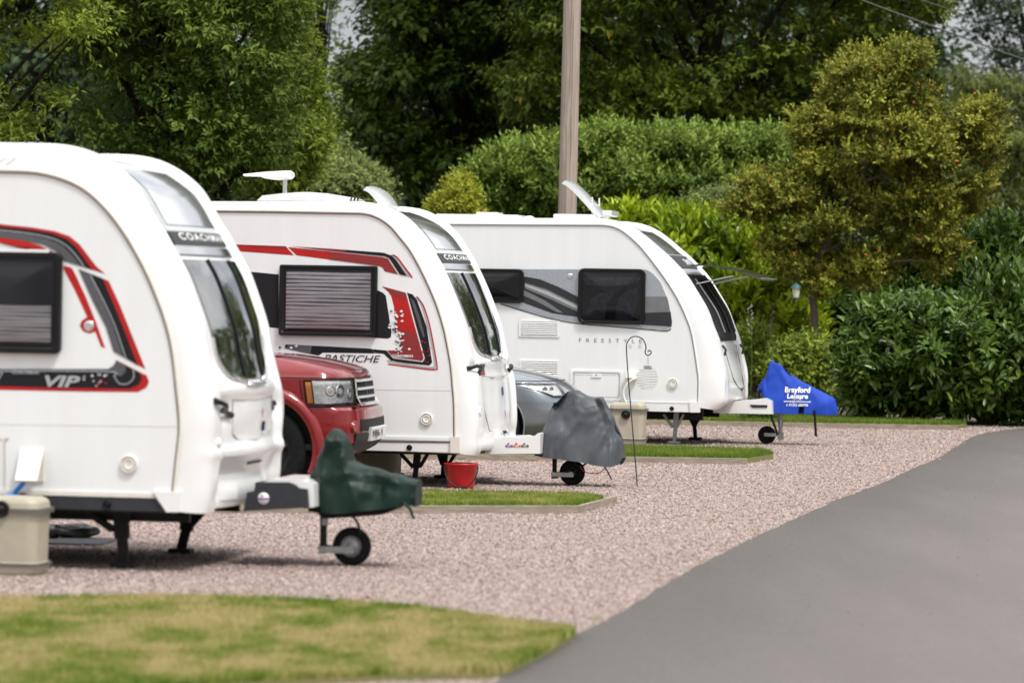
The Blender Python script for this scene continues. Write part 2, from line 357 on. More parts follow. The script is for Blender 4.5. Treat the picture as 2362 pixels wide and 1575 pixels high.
def lawn(poly, z, nbl, hgt, dry, label):
    P = [gnd(a, b, z) for a, b in poly]; n = len(P); gpolys.append([(p.x, p.y) for p in P])
    mb = MB(); mb.add([tuple(p) for p in P]+[(p.x, p.y, 0) for p in P], [tuple(range(n))]+[(i, (i+1) % n, (i+1) % n+n, i+n) for i in range(n)])
    tag(mb.build('lawn', TURF), kind='structure')
    pa = np.array([(p.x, p.y) for p in P]); lo = pa.min(0); hi = pa.max(0)
    x = rng.uniform(lo[0], hi[0], nbl*3); y = rng.uniform(lo[1], hi[1], nbl*3); k = inpoly(x, y, pa); x = x[k][:nbl]; y = y[k][:nbl]; m = len(x)
    ed = edgedist(x, y, pa)
    nz = np.array([noise.fractal(Vector((a*2.6, b*1.3, 3.3)), .55, 2.1, 6) for a, b in zip(x, y)])
    d = np.clip(dry + nz*.42*dry*2 - .26*np.exp(-ed/.14) + rng.normal(0, .17, m), 0.02, 1)
    h = hgt*rng.uniform(.5, 1.25, m)*(1+.5*np.exp(-ed/.08)); a = rng.uniform(0, 2*pi, m); w = .006 if hgt < .05 else .007; ln = rng.uniform(0, .7, m)*h; b = rng.uniform(0, 2*pi, m)
    V = np.zeros((m, 3, 3)); V[:, 0] = np.c_[x-np.cos(a)*w, y-np.sin(a)*w, np.full(m, z-.004)]; V[:, 1] = np.c_[x+np.cos(a)*w, y+np.sin(a)*w, np.full(m, z-.004)]
    V[:, 2] = np.c_[x+np.cos(b)*ln, y+np.sin(b)*ln, z+h]
    o = bigmesh('grass', V.reshape(-1, 3), np.arange(m*3).reshape(-1, 3), GRASSM, d); tag(o, label, 'grass', kind='stuff')
lawn(G1, .03, 190000, .034, .72, 'patchy dry mown grass verge in the foreground with a green rim')
lawn(G2, .055, 60000, .03, .46, 'short grass strip in timber edging behind the first caravan')
lawn(G3, .055, 70000, .04, .26, 'bright green grass strip in timber edging behind the second caravan')
lawn(G4, .055, 40000, .05, .22, 'dull green grass strip along the back behind the third caravan')
def board(a, b, z, h, th, label, kids=1):
    A = gnd(*a, z); B = gnd(*b, z); n = max(1, int((B-A).length/2.4)); d = (B-A)/n; ang = math.atan2(d.y, d.x)
    r = empty('timber_edging', (A.x, A.y, 0), ang); tag(r, label, 'edging', 'timber edging boards round the grass strips')
    for i in range(n):
        L = d.length; mb = MB().box((L*(i+.5), 0, h/2-.01), (L-.008, th, h+.02), None, .003); mb.build('board', TIMBER, r)
board((-480, 1184), (1332, 1184), .0, .065, .03, 'long grey timber edging board along the near side of the first grass strip')
board((1334, 1183), (1420, 1160), .0, .062, .03, 'short slanting timber edging board closing the first grass strip')
board((300, 1050), (1724, 1071), .0, .065, .03, 'timber edging board under the grey drawbar cover, near side of the second grass strip')
board((300, 1030), (1748, 1043), .0, .05, .03, 'timber edging board on the far side of the green grass strip')
board((900, 970), (2210, 992), .0, .065, .03, 'timber edging board behind the third caravan')

# loose stones
def stones(n):
    X = []; roadp = [(p.x, p.y) for p in edge]+[(p.x+30, p.y) for p in reversed(edge)]
    Yv = 17.5*np.exp(rng.uniform(0, np.log(62/17.5), n)); xr = (rng.uniform(-60, 2420, n)-1181)/FPX; x = xr*Yv
    ir = inpoly(x, Yv, roadp); ed_ = edgedist(x, Yv, [(p.x, p.y) for p in edge]+[(p.x+.001, p.y) for p in reversed(edge)]); k = ~ir | (rng.random(n) < .5*np.exp(-ed_/.03)+.002*np.exp(-ed_/.5)+.00008)
    for gp in gpolys: k &= ~inpoly(x, Yv, gp)
    x = x[k]; y = Yv[k]; m = len(x); r = (.0035+.0065*rng.random(m)**1.6)*(1+(y-18)/70)
    o = np.array([(1, 0, 0), (-1, 0, 0), (0, 1, 0), (0, -1, 0), (0, 0, 1), (0, 0, -1)], float); f = np.array([(0, 2, 4), (2, 1, 4), (1, 3, 4), (3, 0, 4)])
    th = rng.uniform(0, 2*pi, m); jit = rng.uniform(.65, 1.3, (m, 6, 1)); V = o[None]*jit
    c, s_ = np.cos(th)[:, None], np.sin(th)[:, None]; vx = V[..., 0]*c-V[..., 1]*s_; vy = V[..., 0]*s_+V[..., 1]*c; vz = V[..., 2]*.75 + rng.uniform(-.45, .45, (m, 6))
    V = np.stack([vx, vy, vz], -1)*r[:, None, None]; V += np.stack([x, y, r*.25], -1)[:, None]
    T = (f[None]+6*np.arange(m)[:, None, None]).reshape(-1, 3)
    rnd = np.repeat(rng.uniform(0, 1, m), 4)
    mt = bpy.data.materials.new('gravel_stone'); mt.use_nodes = True; nt = mt.node_tree; b = nt.nodes['Principled BSDF']
    at = nd(nt, 'ShaderNodeAttribute'); at.attribute_name = 'rnd'; rp = nd(nt, 'ShaderNodeValToRGB'); nt.links.new(at.outputs['Fac'], rp.inputs['Fac'])
    e = rp.color_ramp.elements; e[0].color = (.12, .09, .078, 1); e[1].color = (.47, .41, .375, 1)
    for p, cc in ((.20, (.17, .115, .10, 1)), (.38, (.28, .21, .185, 1)), (.75, (.355, .272, .242, 1)), (.92, (.42, .35, .315, 1))): q = e.new(p); q.color = cc
    nt.links.new(rp.outputs[0], b.inputs['Base Color']); b.inputs['Roughness'].default_value = .85; b.inputs['Specular IOR Level'].default_value = .3
    tag(bigmesh('gravel', V.reshape(-1, 3), T, mt, rnd), 'loose pink and grey gravel chippings covering the pitches', 'gravel', kind='stuff')
stones(420000)

# ------------------------------------------------------------------ caravans
f3g = [None]; GROOVE = pmat('grey_groove', (.30, .30, .29), .6)
class Caravan:
    W = 2.22
    def __init__(s, fr, S, A, kS, kA, xr, label, bulge=.09, ins=.045, extra=None):
        s.fr = fr; s.root = empty('caravan', fr.O, -fr.psi)
        tag(s.root, label, 'caravan', 'touring caravans parked nose to the road'); W = s.W
        Sp = [(p.x, p.z) for p in fr.P(S, 0)]; Ap = [(p.x, p.z) for p in fr.P(A, W-.12)]
        if extra: Ap += extra[1]; Sp += extra[0]
        zt = Ap[kA][1]; zs = Sp[kS][1]; zb = .42
        rA = [(xr+.05, zb), (xr-.03, 1.0), (xr-.02, 1.7), (xr+.12, 2.2), (xr+.4, zt-.12), (xr+.9, zt-.01)]
        rS = [(xr+.10, zb), (xr+.07, 1.0), (xr+.09, 1.7), (xr+.22, 2.15), (xr+.48, zs-.08), (xr+.95, zs-.005)]
        def res(pts, n):
            q = np.array(catmull(pts, 8)); d = np.r_[0, np.cumsum(np.hypot(*np.diff(q, axis=0).T))]; t = np.linspace(0, d[-1], n)
            return np.c_[np.interp(t, d, q[:, 0]), np.interp(t, d, q[:, 1])]
        s.n1, s.n2, s.n3 = 24, 14, 110
        def allp(r_, pts, k):
            a = res(r_, s.n1); b = res([r_[-1]]+[pts[0]]*0+pts[:k+1], s.n2)[1:]; c = res(pts[k:], s.n3)[1:]; return np.vstack([a, b, c])
        s.A = allp(rA, Ap, kA); s.S = allp(rS, Sp, kS); s.n = len(s.A)
        t = np.gradient(s.A, axis=0); t /= np.linalg.norm(t, axis=1)[:, None]; s.N = np.c_[-t[:, 1], t[:, 0]]
        s.u0 = s.n-s.n3; s.bulge = bulge; s.ins = ins
        s.front = np.clip(s.N[:, 0]*1.0, 0, 1); s.feat = []
    def pt(s, u, ly):
        u = min(max(u, 0), s.n-1.001); i = int(u); f = u-i
        a = s.A[i]*(1-f)+s.A[i+1]*f; b = s.S[i]*(1-f)+s.S[i+1]*f; n = s.N[i]*(1-f)+s.N[i+1]*f; fr = s.front[i]*(1-f)+s.front[i+1]*f
        l = min(ly, s.W-ly)
        if l < .13:
            t = math.acos(max(0, 1-l/.13)); q = b+(a-b)*sin(t); dn = 0
        else:
            k = min(max((l-.22)/.09, 0), 1); k = k*k*(3-2*k); w = (ly-s.W/2)/(s.W/2-.13)
            q = a-n*s.ins*k*(1 if u > s.n1 else .3)
            q = q+np.array((1, 0))*s.bulge*fr*(1-w*w)
        for fn in s.feat:
            dd = fn(q[1], ly) if u > s.u0 else 0
            if dd: q = q+n*dd
        return Vector((q[0], ly, q[1]))
    def nrm(s, u, ly):
        e = .6; a = s.pt(u+e, ly)-s.pt(u-e, ly); b = s.pt(u, min(ly+.03, s.W))-s.pt(u, max(ly-.03, 0)); n = b.cross(a)
        if n.length < 1e-9: return Vector((1, 0, 0))
        n.normalize(); return n if (n.x*1.0+n.z*.5) > 0 else -n
    def uz(s, z):
        lo, hi = s.u0, s.n-1.001
        for _ in range(30):
            m = (lo+hi)/2; i = int(m); f = m-i; zz = s.A[i][1]*(1-f)+s.A[i+1][1]*f
            if zz > z: lo = m
            else: hi = m
        return lo
    def body(s):
        W = s.W
        ls = [0, .004, .016, .035, .06, .09, .13, .16, .19, .22, .24, .26, .28, .30, .31, .36, .42, .5, .6, .72, .86, 1.0, W/2]
        ls = ls+[W-l for l in reversed(ls[:-1])]
        rings = [[s.pt(u, l) for l in ls] for u in range(s.n-1)]
        MB().loft(rings, closed=False).build('body', WHITE, s.root)
        for y in (0, W):
            pts = [(p[0], y, p[1]) for p in s.S[:-1]]
            mobj('side_panel', pts, [tuple(range(len(pts)))], SIDE, s.root)
        # floor
        xa, xb = s.S[0][0]+.03, s.S[-1][0]-.02; zf = min(s.S[0][1], s.S[-1][1])+.02
        xb2 = s.A[-2][0]-.03
        MB().box(((xa+xb)/2, W/2, zf), (xb-xa, W-.04, .03)).box(((xb2+xb)/2-.02, W/2, zf+.004), (xb2-xb, W-.5, .03)).build('floor', DKSTEEL, s.root)
        rail = [Vector((p[0], -.004, p[1])) for p in s.S[4:-1:2]]
        MB().tube(rail, .013, 6).build('awning_rail', CREAM if s.fr is not f3g[0] else SIDE, s.root)
        t = [Vector((p[0], -.001, p[1])) - Vector((nn[0], 0, nn[1]))*.018 for p, nn in zip(s.S[4:-1:2], s.N[4:-1:2])]
        MB().tube(t, .0042, 5).build('sealant_line', TRIM if s.fr is not f3g[0] else GROOVE, s.root)
    def patch(s, name, rows, off, mat, thick=0.0, cols=14):
        """rows: (z, ly0, ly1)"""
        rings = []
        for z, a, b in rows:
            u = s.uz(z); rings.append([s.pt(u, a+(b-a)*k/cols)+s.nrm(u, a+(b-a)*k/cols)*off for k in range(cols+1)])
        mb = MB().loft(rings, closed=False)
        if thick:
            bd = [rings[0]]+[]; lo = [[s_pt for s_pt in r_] for r_ in rings]
            rim = rings[0]+[r_[-1] for r_ in rings[1:]]+rings[-1][-2::-1]+[r_[0] for r_ in rings[-2:0:-1]]
            inn = []
            for p in rim:
                inn.append(p-Vector((thick, 0, thick*.2)))
            mb.loft([rim, inn], closed=True, smooth=False)
        return mb.build(name, mat, s.root)
    def joint(s, x):
        lo, hi = s.n1, s.n1+s.n2+20
        for _ in range(24):
            m = (lo+hi)/2; i = int(m)
            if s.A[i][0]*(1-m+i)+s.A[i+1][0]*(m-i) < x: lo = m
            else: hi = m
        for sg in (0, 1):
            for dx in (0, .8):
                P = [s.pt(lo+dx*.35, (l if not sg else s.W-l))+s.nrm(lo, (l if not sg else s.W-l))*.001 for l in (.002, .01, .03, .06, .1, .14, .2, .26)]
                MB().tube(P, .003, 5).build('arch_joint', GROOVE, s.root)
    def line(s, name, pts, r, mat, off=0.0, n=6):
        P = []
        for z, ly in pts:
            u = s.uz(z); P.append(s.pt(u, ly)+s.nrm(u, ly)*off)
        return MB().tube(P, r, n).build(name, mat, s.root)
    def fronttext(s, txt, z0, z1, l0, l1, off, mat, name='lettering', **kw):
        uv, fs = text_geo(txt, **kw); vs = []
        for a, b in uv:
            u = s.uz(z0+(z1-z0)*b); ly = l0+(l1-l0)*a; vs.append(s.pt(u, ly)+s.nrm(u, ly)*off)
        return mobj(name, vs, fs, mat, s.root)
    def decal(s, name, pts, layer, mat, smooth=0):
        if smooth: pts = [tuple(p) for p in catmull(pts, smooth, True)]
        v = [s.fr.L(a, b, 0) for a, b in pts]
        for p in v: p.y = -.0016*layer
        v = [tuple(p) for p in v]; n = len(v)
        return mobj(name, v, [tuple(range(n))], mat, s.root)
    def strip(s, name, pts, w, layer, mat, k=6):
        """a painted line of width w (px)"""
        q = [np.array(p[:2]) for p in catmull(pts, k)]; m = len(q); a = []; b = []
        for i in range(m):
            t = q[min(i+1, m-1)]-q[max(i-1, 0)]; t /= (np.linalg.norm(t)+1e-9); nn = np.array((-t[1], t[0]))
            a.append(q[i]+nn*w/2); b.append(q[i]-nn*w/2)
        v = [s.fr.L(p[0], p[1], 0) for p in a+b]
        for p in v: p.y = -.0016*layer
        return mobj(name, v, [(i, i+1, m+i+1, m+i) for i in range(m-1)], mat, s.root)
    def text(s, txt, box, layer, mat, name='lettering', **kw):
        uv, fs = text_geo(txt, **kw); a = s.fr.L(box[0], box[3], 0); b = s.fr.L(box[2], box[1], 0)
        v = [(a.x+(b.x-a.x)*u, -.0016*layer, a.z+(b.z-a.z)*w) for u, w in uv]
        return mobj(name, v, fs, mat, s.root)
    def disc(s, name, px, py, r, prof, mat, ly=0.0, n=20):
        c = s.fr.L(px, py, ly); sc = 1
        return MB().lathe([(a*r, -h) for a, h in prof], c, 'y', n).build(name, mat, s.root)
    def window(s, x0, y0, x1, y1, fw, rad=.03, blind=None, glass=TINT, depth=.04, blindtop=0.0, tint2=None):
        a = s.fr.L(x0, y1, 0); b = s.fr.L(x1, y0, 0); X0, Z0, X1, Z1 = a.x, a.z, b.x, b.z
        ring = lambda i, y, r_: [(p[0], y, p[1]) for p in rrect(X0+i, Z0+i, X1-i, Z1-i, max(.004, r_))]
        fr = MB().loft([ring(0, 0, rad), ring(0, -depth*.75, rad), ring(.006, -depth, rad), ring(fw*.55, -depth, rad*.8), ring(fw*.7, -depth+.008, rad*.7), ring(fw, -depth+.006, rad*.6), ring(fw, -.004, rad*.6)], smooth=False).build('window_frame', BLACK, s.root)
        pr = rrect(X0+fw-.004, Z0+fw-.004, X1-fw+.004, Z1-fw+.004, max(.004, rad*.6)); cx_, cz_ = (X0+X1)/2, (Z0+Z1)/2
        rg_ = [[(cx_+(p[0]-cx_)*k, -depth+.012-.030*(1-k*k), cz_+(p[1]-cz_)*k) for p in pr] for k in (1, .92, .8, .65, .5, .35, .2, .06)]
        win = MB().loft(rg_, capB=True).build('window', glass, s.root)
        back = [(p[0], -.012, p[1]) for p in rrect(X0+fw-.004, Z0+fw-.004, X1-fw+.004, Z1-fw+.004, .004)]
        mobj('window_dark_back', back, [tuple(range(len(back)))], pmat('window_inside', (.022, .022, .028), .8), s.root)  # flat dark sheet standing in for the unlit interior
        if blind:
            n, z1f = blind; zt = Z1-fw-(Z1-Z0)*blindtop-.01; zb = Z0+fw+.012; vs = []; fs = []; pt_h = (zt-zb)/n
            for i in range(n):
                zc = zt-pt_h*(i+.5); hh = pt_h*random.uniform(.34, .46); xa, xb = X0+fw+.012, X1-fw-.012; b_ = len(vs)  # gaps bare the dark sheet as shadows between the pleats
                for k in range(9):
                    x = xa+(xb-xa)*k/8; dz = .002*sin(i*1.7+k*.8)
                    vs += [(x, -.0145, zc+hh+dz), (x, -.024, zc+hh*.1+dz), (x, -.0145, zc-hh+dz)]
                    if k: q0 = b_+3*(k-1); fs += [(q0, q0+3, q0+4, q0+1), (q0+1, q0+4, q0+5, q0+2)]
            mobj('window_blind', vs, fs, BLINDM, s.root)
        return X0, Z0, X1, Z1
    def steady(s, top, foot, ly, struts, mat=DKSTEEL, wd=.04):
        T = s.fr.L(*top, ly); B = s.fr.L(*foot, ly); B.z = .03; M = T.lerp(B, .5)
        mb = MB()
        def bar(a, b, w, t):
            d = b-a; L = d.length; ang = math.atan2(d.x, d.z)
            mb.box((a+b)/2, (w, t, L), Matrix.Rotation(ang, 3, 'Y'), .004)
        bar(T+Vector((0, 0, .05)), M, wd*1.25, .05); bar(M, B, wd*.9, .035)
        for (a, b) in struts:
            for dy in (-.03, .03):
                p = s.fr.L(*a, ly); q = s.fr.L(*b, ly); p.y += dy; q.y += dy; bar(p, q, wd*.5, .012)
        mb.box((B.x, ly, .018), (.15, .13, .035), None, .008)
        return mb.build('corner_steady', mat, s.root)
    def vent(s, px, py, r):
        c = s.fr.L(px, py, 0)
        MB().lathe([(0, -.016), (r*.42, -.016), (r*.48, -.020), (r*.62, -.020), (r*.66, -.010), (r*.8, -.010), (r*.84, -.022), (r*.95, -.020), (r, -.008), (r, 0)], c, 'y', 24).build('vent_ring', CREAM, s.root)
        MB().tube([c+Vector((0, 0, -0.0)), c+Vector((0, -.02, 0))], r*.12, 8).build('vent_catch', CREAM, s.root)
    def jockey(s, post, wheel, r, ly, arm_y, tyre_w=.07, clamp=None, rim=True, postmat=DKSTEEL, armmat=STEEL):
        W_ = s.fr.L(*wheel, ly); W_.z = r+.002; pt_ = s.fr.L(*post[0], ly-.03); pb = s.fr.L(*post[1], ly-.03); w = (post[2])
        rt = empty('jockey_wheel', (0, 0, 0)); rt.parent = s.root
        MB().tube([pt_+Vector((0, 0, .12)), pb], w/2, 12).build('post', postmat, rt)
        MB().tube([pb+Vector((0, 0, .16)), pb+Vector((0, 0, .24))], w*.62, 12).build('collar', STEEL, rt)
        side = ly-.03-tyre_w/2-.012; d = W_-pb; cx = (W_.x+pb.x)/2; L = abs(d.x)+.05
        for yy in (side, 2*ly-side):
            MB().box((cx, yy, (arm_y)), (L, .008, .042), None, .003).build('arm', armmat, rt)
        MB().box((pb.x, ly, pb.z+.005), (w*1.15, abs(side-ly)*2, .05), None, .006).build('bracket', postmat, rt)
        t2 = tyre_w/2
        MB().lathe([(r*.55, -t2*.8), (r*.8, -t2), (r*.94, -t2*.75), (r, -t2*.3), (r, t2*.3), (r*.94, t2*.75), (r*.8, t2), (r*.55, t2*.8)], W_, 'y', 32).build('tyre', RUBBER, rt)
        mb = MB().lathe([(0, -t2*.6), (r*.18, -t2*.7), (r*.25, -t2*.35), (r*.45, -t2*.35), (r*.54, -t2*.75), (r*.58, -t2*.78)], W_, 'y', 24)
        mb.build('rim', STEEL if rim else BLACK, rt)
        if not rim:
            m2 = MB()
            for k in range(6):
                a = 2*pi*k/6; m2.box(W_+Vector((cos(a)*r*.36, -t2*.6, sin(a)*r*.36)), (r*.5, .012, r*.09), Matrix.Rotation(-a, 3, 'Y'))
            m2.build('spokes', RUBBER, rt)
        MB().tube([W_+Vector((0, side-ly-.008, 0)), W_+Vector((0, ly-side+.008, 0))], .011, 10).build('axle_bolt', STEEL, rt)
    def undercar(s, axle_x):
        W = s.W
        for y in (.42, W-.42): MB().box(((axle_x-2.0+s.S[-1][0])/2, y, .36), (abs(axle_x-2.0-s.S[-1][0]), .05, .14)).build('chassis_rail', DKSTEEL, s.root)
        for y in (.13, W-.13):
            c = Vector((axle_x, y, .33)); rt = empty('wheel', (0, 0, 0)); rt.parent = s.root
            MB().lathe([(.19, -.07), (.27, -.09), (.32, -.075), (.33, -.03), (.33, .03), (.32, .075), (.27, .09), (.19, .07)], c, 'y', 36).build('tyre', RUBBER, rt)
            MB().lathe([(0, -.06), (.05, -.07), (.08, -.04), (.17, -.05), (.2, -.085)], c, 'y', 30).build('rim', SILVER, rt)
        MB().box((axle_x, W/2, .33), (.09, W-.4, .09)).build('axle', DKSTEEL, s.root)

def gauss(z, z0, w): return math.exp(-((z-z0)/w)**2)

# ---- caravan 1
f1 = Frame(280, 25.0, 9)
S1 = [(-300, 392), (-120, 391), (0, 392), (77, 395), (134, 407), (184, 428), (218, 453), (249, 484), (276, 518), (306, 564), (337, 621), (364, 683), (387, 748), (402, 817), (410, 890), (416, 946), (418, 993), (411, 1057), (403, 1134), (402, 1150)]
A1 = [(-80, 352), (90, 354), (184, 357), (230, 357), (276, 357), (325, 360), (367, 369), (406, 386), (440, 409), (467, 434), (486, 462), (509, 503), (530, 537), (547, 568), (578, 625), (601, 687), (620, 748), (631, 809), (647, 874), (654, 910), (656, 946), (652, 993), (650, 1045), (647, 1099)]
c1 = Caravan(f1, S1, A1, 2, 4, -6.3, 'large white caravan nearest the camera, with red and grey swoosh graphics reading VIP', bulge=.10, ins=.05,
             extra=([(f1.L(402, 1178, 0).x, .355)], [(f1.L(644, 1120, 2.1).x, .45), (f1.L(636, 1150, 2.1).x, .36), (f1.L(632, 1150, 2.1).x, .345)]))
def feat1(z, ly):
    l = min(ly, Caravan.W-ly); d = 0
    d -= .055*gauss(z, .99, .075)*gauss(l, .36, .13)                       # grab handle recess
    d += .03*gauss(z, .73, .035)*min(1, l/.3)                              # bumper ledge
    d -= .045*gauss(z, .58, .08)*min(1, max(0, (l-.2)/.15))                # step under it
    d -= .03*gauss(z, .47, .05)*gauss(l, .32, .12)
    d -= .02*min(1, max(0, (l-.5)/.12))*(1 if .80 < z < 1.08 else gauss(z, .94, .17))*.8
    d += .028*gauss(z, 1.12, .045)*min(1, max(0, (l-.2)/.2))               # lip under the window
    return d
c1.feat = [feat1]; c1.body(); W = Caravan.W
def coachfront(c, textz, zw0=1.95, zw1=1.19):
    c.patch('front_panel', [(2.52-.06*i, .38, W-.38) for i in range(10)], .004, pmat('pale_front_panel', (.50, .52, .52), .5, spec=.3))
    c.patch('skylight', [(2.53-.03*i, .44+.0*i, W-.50) for i in range(13)], .010, SKYGL)
    c.patch('name_strip', [(2.125-.016*i, .36, W-.50) for i in range(6)], .016, BLACK, .01)
    c.fronttext('COACHMAN', 2.07, 2.115, .50, W-.56, .019, DECALWH, offset=.02, space=1.25)
    c.patch('hinge_strip', [(2.03-.012*i, .36, W-.40) for i in range(5)], .014, CHROME, .008)
    rows = []
    for i in range(25):
        t = i/24; z = zw0+(zw1-zw0)*t; k = 0 if t < .72 else (1-sqrt(max(0, 1-((t-.72)/.28)**2)))
        rows.append((z, .37+.04*t+.42*k, W-.42-.10*t-.42*k))
    c.patch('front_window', rows, .014, DGLASS, .012, cols=24)
    for ly in (.82, 1.40): c.line('window_seam', [(zw0-(zw0-zw1-.02)*i/14, ly+(.03 if ly < 1 else -.05)*i/14) for i in range(15)], .011, BLACK, .018)
    arc = [(r_[0]-.02, r_[1]) for r_ in rows[15:]]+[(zw1-.035, .8), (zw1-.04, 1.0), (zw1-.035, 1.3)]+[(r_[0]-.02, r_[2]) for r_ in reversed(rows[15:])]
    c.line('window_lip', arc, .014, CHROME, .008)
coachfront(c1, 0)
def grab(c, z, l0, l1, dz=-.05, r=.015):
    for side in (0, 1):
        P = []
        for i in range(9):
            t = i/8 if not side else .45+.4*i/8; ly = l0+(l1-l0)*t; zz = z+dz*t; u = c.uz(zz); ly2 = ly if not side else W-ly
            P.append(c.pt(u, ly2)+c.nrm(u, ly2)*(.008+(.045 if not side else .012)*min(1, 3*t, 3*(1-t)+.1)))
        MB().tube(P, [r*1.25]+[r]*7+[r*1.3], 8).build('grab_handle', BLACK, c.root)
grab(c1, 1.06, .10, .50, -.10, .017)
# gas locker lid, catch, badges, ledge marks
c1.line('locker_seam', [(1.07, .55), (1.06, .8), (1.055, 1.1), (1.06, 1.4), (1.07, 1.67), (.95, 1.69), (.84, 1.66), (.80, 1.5), (.79, 1.1), (.80, .7), (.84, .56), (.95, .54), (1.07, .55)], .0035, GROOVE, .001)
c1.patch('locker_catch', [(.90-.02*i, 1.30, 1.36) for i in range(4)], .012, DECALBLK, .01, 2)
c1.patch('sticker', [(.875-.012*i, 1.31, 1.35) for i in range(3)], .016, BLUE, 0, 2)
c1.patch('badge', [(.99-.02*i, 1.27, 1.29) for i in range(4)], .006, RED, 0, 2)
c1.patch('bumper_slot', [(.655-.008*i, .95, 1.35) for i in range(3)], .008, DKGREY, .004, 8)
c1.patch('corner_pocket', [(.50-.02*i, .42, .72) for i in range(5)], .004, DECALWH, .004, 6)
c = f1.L(470, 1041, .16)
p = c1.pt(c1.uz(.80), .20); MB().lathe([(0, .012), (.018, .012), (.024, .006), (.03, .006), (.033, -.01)], p+Vector((0.0, -.012, 0)), 'x', 18).build('marker_light', DECALWH, c1.root)
# side graphics
c1.decal('stripe', [(-60, 510), (0, 517), (77, 525), (126, 533), (161, 545), (184, 564), (203, 589), (222, 614), (243, 632), (150, 603), (130, 580), (100, 565), (50, 555), (0, 549), (-60, 542)], 1, RED)
c1.decal('stripe', [(-60, 516), (0, 523), (75, 531), (122, 539), (155, 552), (176, 571), (195, 597), (213, 622.5), (150, 602.5), (130, 580), (100, 565), (50, 555), (0, 549), (-60, 542)], 2, DECALBLK)
c1.decal('stripe', [(-60, 527), (0, 534), (70, 542), (115, 552), (145, 567), (170, 592), (186, 613.5), (150, 602), (130, 580), (100, 565), (50, 555), (0, 549), (-60, 542)], 3, DECALGRY)
c1.strip('pinstripe', [(-60, 524), (0, 531), (70, 539), (118, 549), (150, 564), (175, 588), (195, 616)], 2.2, 4, DECALLT)
c1.decal('stripe', [(183, 621), (251, 648), (276, 702), (302, 767), (325, 824), (336, 852), (262, 811), (245, 755), (214, 694)], 1, RED)
c1.decal('stripe', [(182, 620.5), (237, 642), (262, 700), (288, 765), (310, 822), (319, 843), (262, 810), (245, 755), (214, 694)], 2, DECALBLK)
c1.decal('stripe', [(181, 620), (207, 631), (235, 690), (262, 752), (284, 823), (262, 809.5), (245, 755), (214, 694)], 3, DECALGRY)
c1.strip('pinstripe', [(209, 634), (240, 695), (266, 752), (286, 812), (292, 830)], 2.2, 4, DECALLT)
c1.decal('stripe', [(268, 830), (300, 846), (339, 866), (344, 880), (338, 894), (318, 904), (200, 903), (0, 899), (-60, 898), (-60, 850), (0, 852), (250, 851), (262, 844)], 1, RED)
c1.decal('stripe', [(269, 832), (300, 848), (322, 859), (328, 872), (320, 887), (300, 896), (100, 893), (0, 890), (-60, 888), (-60, 856), (0, 857), (245, 855), (262, 847)], 2, DECALBLK)
c1.decal('stripe', [(-60, 850), (0, 851), (250, 850.5), (262, 843), (269, 830.5), (290, 842), (290, 857), (279, 868), (268, 864), (256, 856), (-60, 856.5)], 3, DECALGRY)
c1.strip('pinstripe', [(-10, 885), (6, 862), (18, 856), (250, 857), (264, 868), (276, 884), (296, 884), (309, 870), (308, 850)], 2.2, 5, DECALLT)
c1.decal('stripe', [(-60, 540), (0, 548), (57, 556), (96, 568), (143, 596), (115, 577), (77, 574), (0, 561), (-60, 552)], 4, RED)
c1.decal('stripe', [(147, 612), (166, 618), (176, 637), (199, 687), (222, 744), (243, 803), (233, 799), (220, 765), (207, 769), (192, 764), (184, 752), (188, 740), (201, 731), (197, 722), (172, 668), (147, 621)], 1, RED)
c1.disc('emblem', 205, 752, .034, [(0, .006), (.6, .008), (.9, .006), (1, .003), (1, 0)], CHROME)
c1.text('VIP', (104, 867, 186, 892), 6, DECALLT, shear=.25, offset=.03)
c1.text('COACHMAN', (28, 854, 90, 862), 6, DECALLT, offset=.02)
for i in range(15):
    x, y = random.uniform(192, 258), random.uniform(862, 892); r = random.uniform(2.2, 4.2)
    c1.decal('diamond', [(x-r, y), (x, y-r), (x+r, y), (x, y+r)], 6, random.choice([DECALWH, DECALLT, RED, DECALWH]))
c1.window(-190, 583, 146, 810, .055, .04, blind=(10, 0), blindtop=.42, depth=.05, glass=LTINT)
a = f1.L(-190, 583, 0); b = f1.L(117, 583, 0)
MB().box(((a.x+b.x)/2, -.035, b.z+.008), (b.x-a.x, .035, .018), None, .004).build('window_gutter', WHITE, c1.root)
# locker door edge at far left, socket flap, vents, skirt
for nm, pts in (('locker_door', [(-200, 1012), (2, 1012), (8, 1022), (8, 1122), (2, 1132), (-200, 1132)]),):
    c1.strip('locker_trim', pts, 4, 3, CREAM, 3); c1.strip('locker_trim', [(x+2.5, y+1) for x, y in pts], 1.2, 2, TRIM, 3)
fl = [f1.L(49, 1035, 0), f1.L(103, 1035, 0), f1.L(103, 1110, 0), f1.L(49, 1110, 0)]
x0, x1, zt, zb = fl[0].x, fl[1].x, fl[0].z, fl[2].z
MB().prism([(x0, zt), (x1, zt), (x1, zb), (x0, zb)], -.012, 0).build('socket_box', CREAM, c1.root)
MB().add([(x0, -.02, zt), (x1, -.02, zt), (x1-.005, -.15, zb+.01), (x0+.005, -.15, zb+.01), (x0, -.012, zt), (x1, -.012, zt), (x1-.005, -.14, zb+.0), (x0+.005, -.14, zb+.0)],
         [(0, 1, 2, 3), (7, 6, 5, 4), (0, 4, 5, 1), (1, 5, 6, 2), (2, 6, 7, 3), (3, 7, 4, 0)]).build('socket_flap', CREAM, c1.root)
c1.vent(298, 1070, .056); c1.joint(f1.L(66, 340, .12).x); c1.strip('panel_seam', [(-60, 978), (200, 981), (412, 984)], 1.3, 1, pmat('seam_grey', (.62, .63, .63), .5), 2)
